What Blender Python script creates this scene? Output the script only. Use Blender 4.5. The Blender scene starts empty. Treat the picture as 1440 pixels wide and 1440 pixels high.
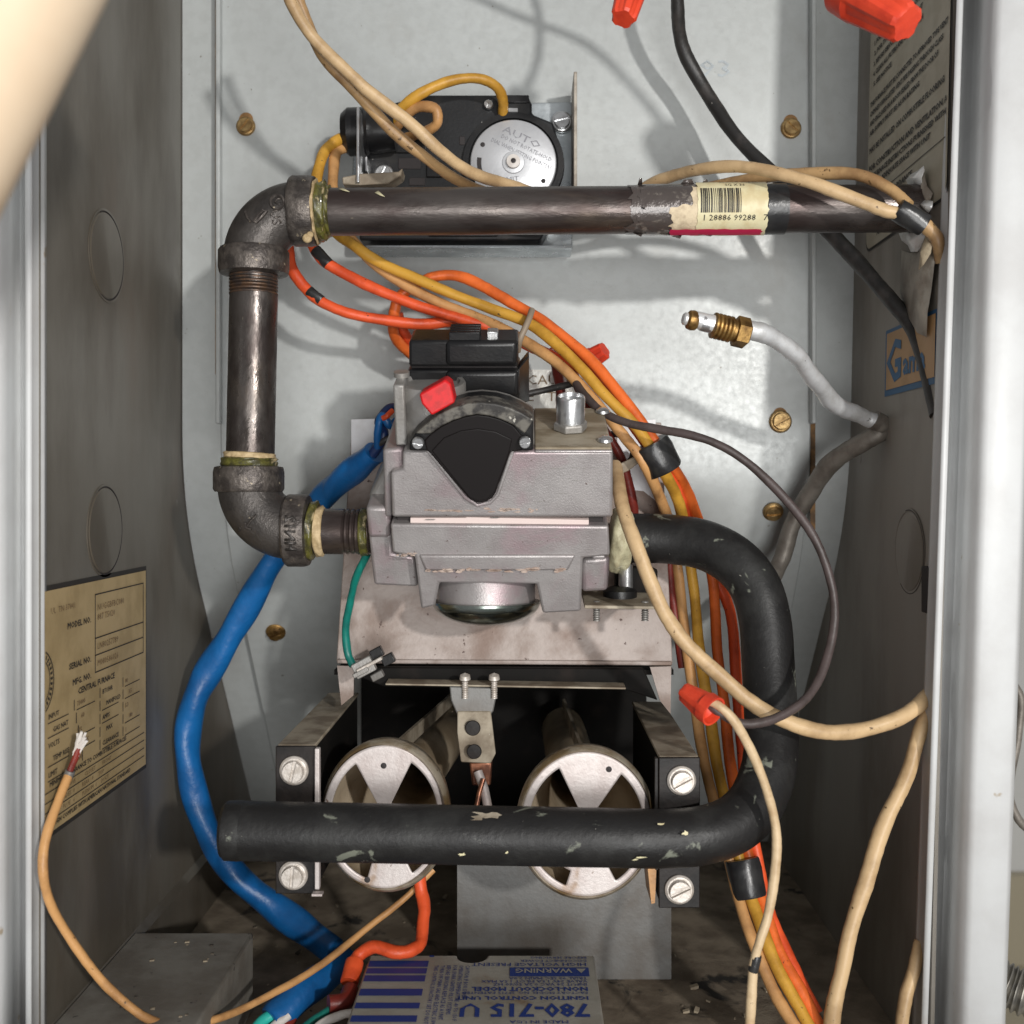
import bpy, math, random
from mathutils import Vector, Matrix
random.seed(7)
S = bpy.context.scene
COL = S.collection
F, CX, CY = 1544.0, 740.0, 690.0          # pinhole model of the photograph (1440 px square)

# ------------------------------------------------------------------ camera
cd = bpy.data.cameras.new("camera"); cam = bpy.data.objects.new("camera", cd); COL.objects.link(cam)
cam.rotation_euler = (math.radians(90), 0, 0)
cd.sensor_width = 36; cd.lens = F/1440*36
cd.shift_x = (720-CX)/1440; cd.shift_y = (CY-720)/1440
cd.clip_start = 0.01; cd.clip_end = 20
cd.dof.use_dof = True; cd.dof.focus_distance = 0.475; cd.dof.aperture_fstop = 13
S.camera = cam
# ------------------------------------------------------------------ light
W = bpy.data.worlds.new("World"); S.world = W; W.use_nodes = True
W.node_tree.nodes["Background"].inputs[0].default_value = (0.99, 0.99, 1.0, 1)
W.node_tree.nodes["Background"].inputs[1].default_value = 0.27
def area(name, loc, tgt, size, power, col):
    l = bpy.data.lights.new(name, 'AREA'); l.shape = 'DISK'; l.size = size; l.energy = power; l.color = col
    o = bpy.data.objects.new(name, l); COL.objects.link(o); o.location = loc
    o.rotation_euler = (Vector(tgt)-Vector(loc)).to_track_quat('-Z', 'Y').to_euler()
    return o
kl = bpy.data.lights.new("work_light", 'SPOT'); kl.energy = 62; kl.color = (1.0, 0.975, 0.94); kl.shadow_soft_size = 0.035
kl.spot_size = math.radians(42); kl.spot_blend = 0.9
ko = bpy.data.objects.new("work_light", kl); COL.objects.link(ko); ko.location = (0.66, -1.05, 0.31)
ko.rotation_euler = (Vector((-0.09, 0.55, 0.07))-ko.location).to_track_quat('-Z', 'Y').to_euler()
area("soft_fill_light", (0.22, -0.95, -0.24), (-0.02, 0.5, -0.02), 0.7, 12.5, (1.0, 0.995, 0.98))  # unseen soft fill, added low on the right to brighten the lower panels
S.view_settings.view_transform = 'Standard'; S.view_settings.look = 'None'
S.view_settings.exposure = 0.0; S.view_settings.gamma = 1.0

# ------------------------------------------------------------------ helpers
def P(x, y, d): return Vector(((x-CX)/F*d, d, -(y-CY)/F*d))
def px(w, d): return w/F*d
XL = -0.178
def XR(z): return 0.167+0.022*(z-0.013)
def onL(x, y, off=0.0):
    d = (XL+off)*F/(x-CX); return Vector((XL+off, d, -(y-CY)/F*d))
def onR(x, y, off=0.0):
    z = 0.0
    for _ in range(4):
        X = XR(z)-off; d = X*F/(x-CX); z = -(y-CY)/F*d
    return Vector((X, d, z))
def backd(z):                             # upright, then easing into a backward slope
    t = 0.030-z; w_ = 0.085
    if t <= 0: return 0.567
    return 0.567+(0.76*t*t/(2*w_) if t < w_ else 0.76*(t-w_/2))-0.0*t
def onB(x, y, off=0.0):
    k = (y-CY)/F; d = 0.567
    for _ in range(12): d = backd(-k*d)
    return P(x, y, d-off)
FLOOR = -0.235

class MB:
    def __init__(s): s.v = []; s.f = []
    def add(s, vs, fs):
        n = len(s.v); s.v += [Vector(v) for v in vs]; s.f += [tuple(i+n for i in f) for f in fs]; return s
    def tube(s, pts, r, seg=14, caps=True, rad=None):
        n = len(pts); rs = r if isinstance(r, (list, tuple)) else [r]*n
        T = []
        for i in range(n):
            t = pts[min(i+1, n-1)]-pts[max(i-1, 0)]; T.append(t.normalized())
        a = T[0].orthogonal().normalized(); vs = []
        for i in range(n):
            a = (a-T[i]*a.dot(T[i])).normalized(); b = T[i].cross(a)
            for k in range(seg):
                w = 2*math.pi*k/seg; q = rs[i]*(rad(i, w) if rad else 1)
                vs.append(pts[i]+(a*math.cos(w)+b*math.sin(w))*q)
        fs = [(i*seg+k, i*seg+(k+1) % seg, (i+1)*seg+(k+1) % seg, (i+1)*seg+k) for i in range(n-1) for k in range(seg)]
        if caps: fs += [tuple(range(seg-1, -1, -1)), tuple((n-1)*seg+k for k in range(seg))]
        return s.add(vs, fs)
    def lathe(s, prof, o, ax, seg=32, sx=1.0, right=None, rad=None):
        o = Vector(o); ax = Vector(ax).normalized()
        a = Vector(right) if right else ax.orthogonal()
        a = (a-ax*a.dot(ax)).normalized(); b = ax.cross(a); vs = []
        for j, (r, h) in enumerate(prof):
            for k in range(seg):
                w = 2*math.pi*k/seg; q = r*(rad(j, w) if rad else 1)
                vs.append(o+ax*h+a*(math.cos(w)*q*sx)+b*(math.sin(w)*q))
        n = len(prof)
        fs = [(i*seg+k, i*seg+(k+1) % seg, (i+1)*seg+(k+1) % seg, (i+1)*seg+k) for i in range(n-1) for k in range(seg)]
        if prof[0][0] > 1e-7: fs.append(tuple(range(seg-1, -1, -1))) if getattr(s, 'cap0', True) else None
        if prof[-1][0] > 1e-7 and getattr(s, 'cap1', True): fs.append(tuple((n-1)*seg+k for k in range(seg)))
        return s.add(vs, fs)
    def prism(s, poly, e):
        n = len(poly); e = Vector(e); vs = [Vector(p) for p in poly]+[Vector(p)+e for p in poly]
        fs = [tuple(range(n)), tuple(range(2*n-1, n-1, -1))]+[(i, i+n, (i+1) % n+n, (i+1) % n) for i in range(n)]
        return s.add(vs, fs)
    def box(s, lo, hi):
        (a, b, c), (d, e, f) = lo, hi
        return s.add([(a,b,c),(d,b,c),(d,e,c),(a,e,c),(a,b,f),(d,b,f),(d,e,f),(a,e,f)],
                     [(0,3,2,1),(4,5,6,7),(0,1,5,4),(1,2,6,5),(2,3,7,6),(3,0,4,7)])
    def obox(s, c, ax, ay, az):
        c = Vector(c); v = []
        for k in (-1, 1):
            for (i, j) in ((-1,-1),(1,-1),(1,1),(-1,1)): v.append(c+ax*i+ay*j+az*k)
        return s.add(v, [(0,3,2,1),(4,5,6,7),(0,1,5,4),(1,2,6,5),(2,3,7,6),(3,0,4,7)])
    def text(s, body, size, fn, align='LEFT', bold=0.0, lines=1.0, squeeze=1.0):
        c = bpy.data.curves.new("t", 'FONT'); c.body = body; c.size = size; c.align_x = align
        c.resolution_u = 1; c.offset = bold; c.space_line = lines
        o = bpy.data.objects.new("t", c); me = bpy.data.meshes.new_from_object(o)
        s.add([fn(v.co.x*squeeze, v.co.y) for v in me.vertices], [tuple(p.vertices) for p in me.polygons])
        bpy.data.objects.remove(o); bpy.data.curves.remove(c); bpy.data.meshes.remove(me); return s
    def build(s, name, mat, parent=None, smooth=35, bevel=0.0, seg=2, kind=None, solid=0.0, label=None):
        me = bpy.data.meshes.new(name)
        lo = Vector([min(v[i] for v in s.v) for i in range(3)]); hi = Vector([max(v[i] for v in s.v) for i in range(3)])
        c = (lo+hi)/2
        me.from_pydata([tuple(v-c) for v in s.v], [], s.f); me.update()
        o = bpy.data.objects.new(name, me); COL.objects.link(o); me.materials.append(mat)
        for p in me.polygons: p.use_smooth = True
        me.set_sharp_from_angle(angle=math.radians(smooth))
        base = Vector((0, 0, 0)); q = parent
        while q: base += q.location; q = q.parent
        o.location = c-base
        if parent: o.parent = parent
        if kind: o["kind"] = kind
        if label: o["label"] = label
        if solid:
            m = o.modifiers.new("thickness", 'SOLIDIFY'); m.thickness = solid; m.offset = 0
        if bevel:
            m = o.modifiers.new("bevel", 'BEVEL'); m.width = bevel; m.segments = seg; m.limit_method = 'ANGLE'; m.angle_limit = math.radians(40)
        return o
def tag(o, label, cat, group=None):
    o["label"] = label; o["category"] = cat
    if group: o["group"] = group
    return o
def thing(name, label, cat, loc, group=None):
    o = bpy.data.objects.new(name, None); COL.objects.link(o); o.location = loc; o.empty_display_size = 0.01
    return tag(o, label, cat, group)
def smooth_path(pts, n=8):
    q = [pts[0]+(pts[0]-pts[1])]+list(pts)+[pts[-1]+(pts[-1]-pts[-2])]; out = []
    for i in range(1, len(q)-2):
        p0, p1, p2, p3 = q[i-1], q[i], q[i+1], q[i+2]
        for k in range(n):
            t = k/n; t2 = t*t; t3 = t2*t
            out.append(0.5*((2*p1)+(p2-p0)*t+(2*p0-5*p1+4*p2-p3)*t2+(3*p1-p0-3*p2+p3)*t3))
    out.append(pts[-1].copy()); return out
def PP(l): return [P(*p) for p in l]

# ------------------------------------------------------------------ materials
def mat(name, c, rough=0.5, metal=0.0, c2=None, lo=0.4, hi=0.65, scale=60, bump=0.0, bscale=500, spec=0.5,
        speck=None, st=0.62, sscale=500, stretch=(1, 1, 1), rvar=0.0, coat=0.0, dist=0.0, c3=None, lo3=.55, hi3=.7, scale3=20):
    m = bpy.data.materials.new(name); m.use_nodes = True; nt = m.node_tree; N = nt.nodes; L = nt.links
    b = N["Principled BSDF"]; b.inputs["Roughness"].default_value = rough; b.inputs["Metallic"].default_value = metal
    b.inputs["Specular IOR Level"].default_value = spec; b.inputs["Coat Weight"].default_value = coat
    tc = N.new('ShaderNodeTexCoord'); mp = N.new('ShaderNodeMapping'); mp.inputs[3].default_value = stretch
    L.new(tc.outputs['Object'], mp.inputs[0])
    def noise(sc, det=6, dd=0.0):
        n = N.new('ShaderNodeTexNoise'); n.inputs['Scale'].default_value = sc; n.inputs['Detail'].default_value = det
        n.inputs['Roughness'].default_value = 0.6; n.inputs['Distortion'].default_value = dd
        L.new(mp.outputs[0], n.inputs['Vector']); return n.outputs[0]
    def ramp(src, a, z):
        r = N.new('ShaderNodeMapRange'); r.interpolation_type = 'SMOOTHSTEP'
        r.inputs[1].default_value = a; r.inputs[2].default_value = z; L.new(src, r.inputs[0]); return r.outputs[0]
    def mix(fac, a, bb):
        x = N.new('ShaderNodeMix'); x.data_type = 'RGBA'; L.new(fac, x.inputs[0])
        if isinstance(a, tuple): x.inputs[6].default_value = (*a, 1)
        else: L.new(a, x.inputs[6])
        if isinstance(bb, tuple): x.inputs[7].default_value = (*bb, 1)
        else: L.new(bb, x.inputs[7])
        return x.outputs[2]
    cur = tuple(c); b.inputs["Base Color"].default_value = (*c, 1)
    if c2: cur = mix(ramp(noise(scale, 8, dist), lo, hi), cur, tuple(c2))
    if c3: cur = mix(ramp(noise(scale3, 6, 0.5), lo3, hi3), cur, tuple(c3))
    if speck: cur = mix(ramp(noise(sscale, 3), st, st+0.05), cur, tuple(speck))
    if not isinstance(cur, tuple): L.new(cur, b.inputs["Base Color"])
    if rvar:
        r = N.new('ShaderNodeMapRange'); r.inputs[1].default_value = 0.3; r.inputs[2].default_value = 0.7
        r.inputs[3].default_value = max(0.05, rough-rvar); r.inputs[4].default_value = min(1, rough+rvar)
        L.new(noise(scale*1.7, 5), r.inputs[0]); L.new(r.outputs[0], b.inputs["Roughness"])
    if bump:
        bn = N.new('ShaderNodeBump'); bn.inputs['Strength'].default_value = 0.6; bn.inputs['Distance'].default_value = bump
        L.new(noise(bscale, 4), bn.inputs['Height']); L.new(bn.outputs[0], b.inputs['Normal'])
    return m
M = {}
M['panel'] = mat('grey_panel_paint', (.465,.485,.478), .40, .12, (.44,.458,.45), .4, .62, 170, .00006, 900, rvar=.1, speck=(.2,.18,.15), st=.725, sscale=300, c3=(.39,.39,.372), lo3=.56, hi3=.78, scale3=12)
M['sheet'] = mat('cabinet_paint_shaded', (.165,.15,.125), .42, .1, (.095,.08,.06), .40, .62, 14, .00006, 700, rvar=.08, stretch=(1,1,.35), speck=(.4,.39,.36), st=.735, sscale=150, c3=(.15,.118,.09), lo3=.5, hi3=.75, scale3=9)  # left wall: brown dirt, and base darkened for shade the lamps don't give
M['sheetR'] = mat('cabinet_paint_right', (.30,.275,.24), .45, .1, (.195,.172,.14), .42, .62, 14, .00006, 700, rvar=.08, stretch=(1,1,.35), speck=(.12,.1,.09), st=.73, sscale=170)  # lighter copy of the wall paint, lifted against the right wall's shade
M['post'] = mat('post_paint', (.66,.67,.67), .46, .0, (.58,.58,.575), .35, .7, 25, .00012, 260, speck=(.42,.35,.26), st=.70, sscale=75, c3=(.5,.47,.42), lo3=.6, hi3=.75, scale3=16)
M['floor'] = mat('sooty_floor', (.30,.245,.18), .8, .0, (.15,.115,.08), .35, .65, 40, .0006, 300, speck=(.45,.42,.36), st=.72, sscale=320, c3=(.03,.026,.022), lo3=.58, hi3=.66, scale3=28)
M['ledge'] = mat('dusty_ledge', (.24,.225,.195), .7, .0, (.16,.14,.115), .35, .65, 40, .0003, 400, speck=(.04,.035,.03), st=.68, sscale=170)
M['iron'] = mat('black_iron_pipe', (.115,.10,.093), .35, .7, (.06,.044,.041), .38, .62, 60, .00022, 700, rvar=.16, c3=(.15,.115,.09), lo3=.52, hi3=.7, scale3=30, stretch=(.3,1,1), speck=(.3,.26,.2), st=.73, sscale=420)
M['iron_v'] = mat('black_iron_pipe_upright', (.12,.106,.098), .34, .75, (.062,.05,.046), .38, .62, 90, .0003, 420, rvar=.18, c3=(.13,.105,.085), lo3=.55, hi3=.72, scale3=30, stretch=(1,1,.5), speck=(.3,.26,.2), st=.73, sscale=420)
M['ironcast'] = mat('cast_iron_fitting', (.095,.085,.078), .42, .55, (.05,.045,.042), .38, .65, 70, .0005, 650, rvar=.1, speck=(.32,.27,.2), st=.70, sscale=260)
M['ironband'] = mat('cast_iron_band', (.15,.13,.115), .42, .6, (.07,.06,.055), .4, .6, 170, .0006, 700, rvar=.1, speck=(.4,.34,.25), st=.64, sscale=300)
M['thread'] = mat('rusty_thread', (.13,.075,.045), .45, .5, (.06,.045,.04), .35, .6, 200, .0002, 900)
M['dope'] = mat('olive_thread_sealant', (.115,.108,.022), .38, 0, (.05,.046,.016), .4, .6, 250, .0008, 350, coat=.15, c3=(.42,.34,.19), lo3=.57, hi3=.66, scale3=140)
M['tapebeige'] = mat('beige_sealant', (.58,.44,.25), .6, 0, (.4,.29,.15), .4, .65, 300, .0006, 500)
M['teflon'] = mat('yellowed_thread_tape', (.62,.58,.38), .5, 0, (.45,.40,.25), .4, .65, 250, .0006, 500)
M['manifold'] = mat('black_painted_manifold', (.012,.0115,.0115), .46, .0, (.026,.026,.025), .45, .7, 50, .0003, 500, rvar=.1, spec=.35, c3=(.17,.18,.145), lo3=.625, hi3=.68, scale3=75, speck=(.4,.38,.33), st=.73, sscale=300)
M['cast'] = mat('cast_aluminium', (.40,.378,.372), .42, .5, (.31,.28,.278), .35, .7, 40, .0002, 1500, rvar=.1, speck=(.17,.13,.12), st=.69, sscale=380, c3=(.37,.285,.30), lo3=.5, hi3=.68, scale3=26, dist=.4)
M['castgrey'] = mat('grey_cast_cap', (.36,.35,.335), .45, .5, (.27,.255,.235), .35, .7, 60, .0002, 900, rvar=.08)
M['dusty'] = mat('dusty_plate', (.40,.345,.26), .6, .2, (.22,.175,.115), .38, .62, 110, .0003, 500, stretch=(.4,1,1))
M['gasket'] = mat('pale_pink_gasket', (.75,.62,.58), .6)
M['gap'] = mat('dark_gap', (.025,.02,.02), .7)
M['blackp'] = mat('black_plastic', (.007,.007,.008), .33, 0, (.014,.0135,.0135), .4, .65, 60, .0001, 700, spec=.4, speck=(.35,.33,.3), st=.77, sscale=500)
M['blackbody'] = mat('dusty_black_control_body', (.012,.0125,.014), .38, 0, (.034,.032,.03), .48, .7, 60, .0001, 700, spec=.4, speck=(.55,.53,.48), st=.71, sscale=420)
M['blackdial'] = mat('brown_black_knob', (.0075,.0055,.0055), .5, spec=.25)
M['wornrim'] = mat('worn_knob_rim', (.15,.14,.12), .5, .1, (.035,.032,.03), .42, .58, 150, .0003, 500, speck=(.5,.48,.42), st=.66, sscale=300)
M['red'] = mat('bright_red_plastic', (.66,.008,.012), .5, 0, (.48,.009,.01), .4, .6, 300)
M['dome'] = mat('polished_dome', (.42,.45,.42), .24, 1.0, (.16,.19,.17), .35, .7, 25)
M['bright'] = mat('bright_zinc', (.72,.73,.74), .28, .9, (.5,.5,.5), .4, .7, 150, .0001, 800)
M['galv'] = mat('galvanised_steel', (.52,.56,.58), .3, .7, (.36,.40,.42), .35, .7, 45, .0001, 500, rvar=.1)
M['whitemet'] = mat('pale_metal_screw', (.62,.57,.52), .4, .35, (.45,.40,.35), .4, .65, 300, .0002, 900)
M['brass'] = mat('tarnished_brass', (.36,.215,.07), .4, .75, (.14,.075,.025), .4, .65, 160, .0002, 700)
M['brassscrew'] = mat('gold_zinc_screw', (.50,.34,.15), .38, .75, (.28,.17,.07), .4, .65, 250, .0002, 700)
M['rust'] = mat('rusty_gap', (.32,.17,.06), .7, 0, (.12,.07,.035), .4, .6, 80)
M['plate'] = mat('sooty_mount_plate', (.42,.36,.33), .55, .15, (.25,.19,.16), .38, .66, 34, .0003, 500, speck=(.08,.045,.035), st=.67, sscale=240, c3=(.22,.155,.125), lo3=.47, hi3=.70, scale3=20, dist=.5)
M['platelight'] = mat('clean_bracket', (.66,.66,.68), .4, .3, (.55,.54,.54), .4, .7, 60)
M['soot_shade'] = mat('soot_shade_black', (.006,.0052,.0045), .75, 0, (.016,.012,.01), .5, .75, 60, spec=.2)  # soot on the hood; painted shade on the burner opening's sheets
M['rail'] = mat('dusty_rail', (.42,.365,.28), .65, .1, (.22,.175,.125), .38, .62, 60, .0004, 400, speck=(.6,.58,.5), st=.72, sscale=260)
M['endplate'] = mat('black_end_plate', (.008,.0065,.006), .5, 0, (.018,.014,.0125), .4, .6, 90, .0002, 500, spec=.3, speck=(.6,.56,.5), st=.74, sscale=260)
M['burner'] = mat('burner_tube', (.60,.49,.35), .5, .2, (.36,.27,.17), .35, .65, 35, .0003, 400)
M['shutter'] = mat('pinkish_shutter', (.58,.53,.51), .45, .3, (.44,.375,.355), .38, .68, 45, .0002, 700, speck=(.2,.13,.1), st=.69, sscale=240, c3=(.30,.20,.13), lo3=.58, hi3=.72, scale3=32)
M['shutrim'] = mat('shutter_rim', (.52,.46,.36), .35, .6, (.26,.18,.09), .42, .62, 60, .0003, 500, speck=(.15,.08,.04), st=.68, sscale=260)
M['shield'] = mat('grey_shield', (.20,.20,.195), .5, .3, (.13,.115,.10), .35, .7, 25, .0002, 500)
M['copper'] = mat('copper_tube', (.45,.2,.12), .4, .8, (.2,.09,.06), .4, .6, 150)
M['alu'] = mat('aluminium_tube', (.82,.83,.84), .42, .55, (.66,.66,.65), .45, .68, 120, .0003, 500, speck=(.1,.09,.08), st=.72, sscale=200)
M['aludull'] = mat('dull_shaded_aluminium_tube', (.24,.215,.185), .5, .35, (.15,.13,.11), .4, .65, 90, .0003, 500)  # darker copy of the tube metal, for oxide and for shade
def wiremat(n, a, b, sp=(.12,.07,.03), st=.70):
    return mat(n, a, .42, 0, tuple(v*.82 for v in b), .42, .66, 60, .0002, 700, speck=sp, st=st-.02, sscale=360, spec=.4, c3=tuple(v*.55 for v in b), lo3=.56, hi3=.74, scale3=34)
M['beige'] = wiremat('beige_insulation', (.60,.42,.23), (.50,.33,.17))
M['beiged'] = wiremat('dirty_beige_insulation', (.46,.29,.135), (.33,.19,.085), st=.66)
M['pale'] = wiremat('pale_cream_insulation', (.66,.50,.31), (.54,.37,.2))
M['tan'] = wiremat('tan_insulation', (.58,.31,.12), (.45,.23,.09))
M['yellow'] = wiremat('yellow_insulation', (.62,.33,.045), (.50,.25,.03))
M['orange'] = wiremat('orange_insulation', (.80,.105,.03), (.66,.075,.02), (.1,.03,.02), .72)
M['orange2'] = wiremat('orange_amber_insulation', (.80,.16,.03), (.66,.12,.02), (.1,.03,.02), .72)
M['darkred'] = wiremat('dark_red_insulation', (.22,.03,.02), (.15,.02,.015))
M['blackw'] = mat('black_insulation', (.022,.021,.02), .45, 0, (.045,.04,.037), .45, .65, 120, .0002, 700, speck=(.35,.33,.3), st=.74, sscale=400)
M['brownw'] = mat('brown_black_insulation', (.075,.055,.052), .45, 0, (.045,.033,.03), .4, .65, 90, .0002, 700)
M['green'] = mat('green_insulation', (.005,.19,.15), .4, 0, (.003,.12,.10), .4, .65, 90)
M['teal'] = mat('teal_insulation', (.03,.48,.40), .4)
M['white'] = mat('white_insulation', (.72,.68,.64), .5, 0, (.55,.5,.46), .4, .7, 200)
M['blue'] = mat('blue_sleeve', (.007,.125,.37), .4, 0, (.005,.08,.25), .4, .7, 40, .0016, 75, speck=(.3,.38,.42), st=.73, sscale=130, coat=.1)
M['navy'] = mat('navy_insulation', (.012,.03,.11), .4)
M['elec'] = mat('black_electrical_tape', (.018,.018,.019), .3, 0, (.03,.03,.03), .4, .6, 120, .0003, 300)
M['nut'] = mat('orange_red_connector', (.74,.062,.022), .45, 0, (.56,.038,.015), .4, .7, 90, .0003, 500, speck=(.2,.03,.02), st=.7, sscale=300)
M['tie'] = mat('greyish_tie', (.28,.22,.16), .5)
M['labelR'] = mat('grey_tan_warning_label', (.45,.41,.32), .5, .1, (.38,.34,.255), .4, .65, 60)
M['labelL'] = mat('tan_rating_plate', (.50,.37,.19), .45, .1, (.40,.29,.14), .4, .65, 50, speck=(.2,.13,.06), st=.74, sscale=250)
M['ink'] = mat('black_ink', (.03,.026,.022), .6)
M['fadedink'] = mat('faded_brown_ink', (.20,.13,.065), .6)
M['stickO'] = mat('orange_tan_sticker', (.50,.30,.14), .5, 0, (.42,.25,.11), .4, .7, 60)
M['stickB'] = mat('blue_print', (.03,.115,.24), .5)
M['cream'] = mat('cream_pipe_label', (.72,.66,.42), .5, 0, (.62,.52,.30), .42, .65, 110, speck=(.3,.22,.1), st=.72, sscale=300)
M['tornpaper'] = mat('torn_paper', (.70,.58,.40), .7, 0, (.5,.40,.27), .4, .65, 250, .0005, 500)
M['clearfilm'] = mat('dirty_peeling_film', (.085,.07,.064), .25, .2, (.24,.21,.18), .55, .68, 160, .0008, 250, coat=.5)
M['magenta'] = mat('magenta_stripe', (.50,.015,.07), .5)
M['paperwhite'] = mat('pale_foil_label', (.72,.72,.68), .3, .25, (.6,.58,.52), .4, .7, 70, .0004, 300)
M['foil'] = mat('torn_white_foil', (.85,.85,.83), .35, .3, (.70,.68,.64), .4, .7, 200, .0006, 300)
M['insul'] = mat('greyish_insulation_facing', (.42,.38,.32), .5, .2, (.25,.21,.17), .4, .65, 70, .0008, 250)
M['box'] = mat('dusty_grey_control_box', (.43,.41,.36), .55, 0, (.34,.315,.265), .36, .66, 40, .0003, 500, speck=(.5,.45,.36), st=.72, sscale=260, c3=(.26,.18,.11), lo3=.6, hi3=.75, scale3=30)
M['boxink'] = mat('blue_box_print', (.02,.05,.25), .55)
M['dialsilver'] = mat('silver_dial', (.62,.63,.65), .4, .5, (.53,.54,.56), .4, .7, 60, .0001, 500)
M['emboss'] = mat('embossed_lettering', (.24,.24,.26), .45, .5)
M['beigetube'] = mat('beige_foreground_tube', (.74,.60,.44), .55, 0, (.66,.50,.34), .4, .7, 12)
M['wallwhite'] = mat('white_wall_paint', (.86,.86,.84), .6, 0, (.82,.82,.79), .4, .7, 5)
M['skirt'] = mat('beige_skirting', (.55,.49,.36), .6)
M['conduit'] = mat('grey_flexible_conduit', (.33,.31,.27), .4, .6, (.2,.19,.17), .4, .6, 90)

# ------------------------------------------------------------------ setting
mb = MB(); mb.box((0.2, 1.5, -0.6), (1.6, 1.56, 0.9)); mb.build('wall', M['wallwhite'], kind='structure')
mb = MB(); mb.box((0.2, 1.48, -0.73), (1.6, 1.498, -0.52)); wl = mb.build('skirting', M['skirt'], kind='structure')
mb = MB(); mb.box((-0.6, 0.38, -0.66), (1.6, 1.6, -0.64)); mb.build('floor', M['skirt'], kind='structure')

# ------------------------------------------------------------------ furnace cabinet
cab = thing('furnace_cabinet', 'open grey sheet metal furnace cabinet enclosing the gas valve and burners', 'furnace cabinet', (0, .5, FLOOR-.003))
ZT = 0.36
# left wall with knockouts
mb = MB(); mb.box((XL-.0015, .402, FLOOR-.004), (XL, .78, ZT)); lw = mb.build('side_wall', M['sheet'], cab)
for (x, y, r) in ((150, 360, .0192), (148, 746, .0192)):
    c = onL(x, y); m2 = MB(); m2.lathe([(r+.0005, 0), (r+.0005, .0003), (r-.0004, .0003), (r-.0009, -.00005), (r-.0016, .0005), (0, .0006)], c, (1, 0, 0), 48)
    ko_ = m2.build('knockout', M['sheet'], lw)
    m3 = MB(); m3.tube([c+Vector((.00012, math.cos(t_)*(r-.0007), math.sin(t_)*(r-.0007))) for t_ in [(-1.9+3.9*k/40) for k in range(41)]], .00032, 6); m3.build('groove_shade', M['gap'], ko_)  # dark arc painted for the shade in the knockout's recess
# inner lip at the foot of the left wall (folded seam)
mb = MB(); mb.prism([Vector((XL, .404, -.2)), Vector((XL+.003, .404, -.203)), Vector((XL, .404, -.206))], (0, .33, 0)); mb.build('seam', M['sheet'], lw)
# right wall
mb = MB(); w = .0015
mb.add([(XR(FLOOR), .44, FLOOR-.004), (XR(FLOOR), .78, FLOOR-.004), (XR(ZT), .78, ZT), (XR(ZT), .44, ZT),
        (XR(FLOOR)+w, .44, FLOOR-.004), (XR(FLOOR)+w, .78, FLOOR-.004), (XR(ZT)+w, .78, ZT), (XR(ZT)+w, .44, ZT)],
       [(0,1,2,3),(7,6,5,4),(0,4,5,1),(1,5,6,2),(2,6,7,3),(3,7,4,0)])
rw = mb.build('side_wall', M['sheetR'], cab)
c = onR(1279, 776); m2 = MB(); m2.lathe([(.0188, 0), (.0188, .0003), (.0178, .0003), (.0173, -.00005), (.0166, .0005), (0, .0006)], c, (-1, 0, 0), 48)
ko_ = m2.build('knockout', M['sheetR'], rw)
m3 = MB(); m3.tube([c+Vector((-.00012, -math.cos(t_)*.0181, math.sin(t_)*.0181)) for t_ in [(-2.2+4.0*k/40) for k in range(41)]], .00032, 6); m3.build('groove_shade', M['gap'], ko_)  # dark arc again, shade of the ring put into colour
mb = MB(); mb.box((onR(1304, 825).x-.0035, .445, onR(1304, 860).z), (onR(1304, 825).x+.0, .4515, onR(1304, 795).z)); mb.build('clip', M['gap'], rw, bevel=.0005)
# back sheet: upright above, sloping away below
def profile_sheet(x0, x1, off, zt, zb, th):
    m = MB(); zs = [zt, .031]+[.030-.085*k/10 for k in range(1, 11)]+[zb]; pr = [(backd(z)-off, z) for z in zs]
    vs = []; n = len(pr)
    for X in (x0, x1):
        for (y, z) in pr: vs.append((X, y, z))
        for (y, z) in pr: vs.append((X, y+th, z))
    fs = [(0, 2*n, 3*n, n), (n-1, 2*n-1, 4*n-1, 3*n-1)]
    for i in range(n-1): fs += [(i, i+1, 2*n+i+1, 2*n+i), (n+i, 3*n+i, 3*n+i+1, n+i+1), (i, n+i, n+i+1, i+1), (2*n+i, 2*n+i+1, 3*n+i+1, 3*n+i)]
    return m.add(vs, fs)
profile_sheet(XL+.0005, .1755, 0, ZT, FLOOR, .0015).build('back_sheet', M['panel'], cab)
X0, X1 = (310-CX)/F*.562, (1140-CX)/F*.562
acc = profile_sheet(X0, X1, .0055, ZT-.002, -.2, .003).build('access_plate', M['panel'], cab, bevel=.0008)
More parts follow.
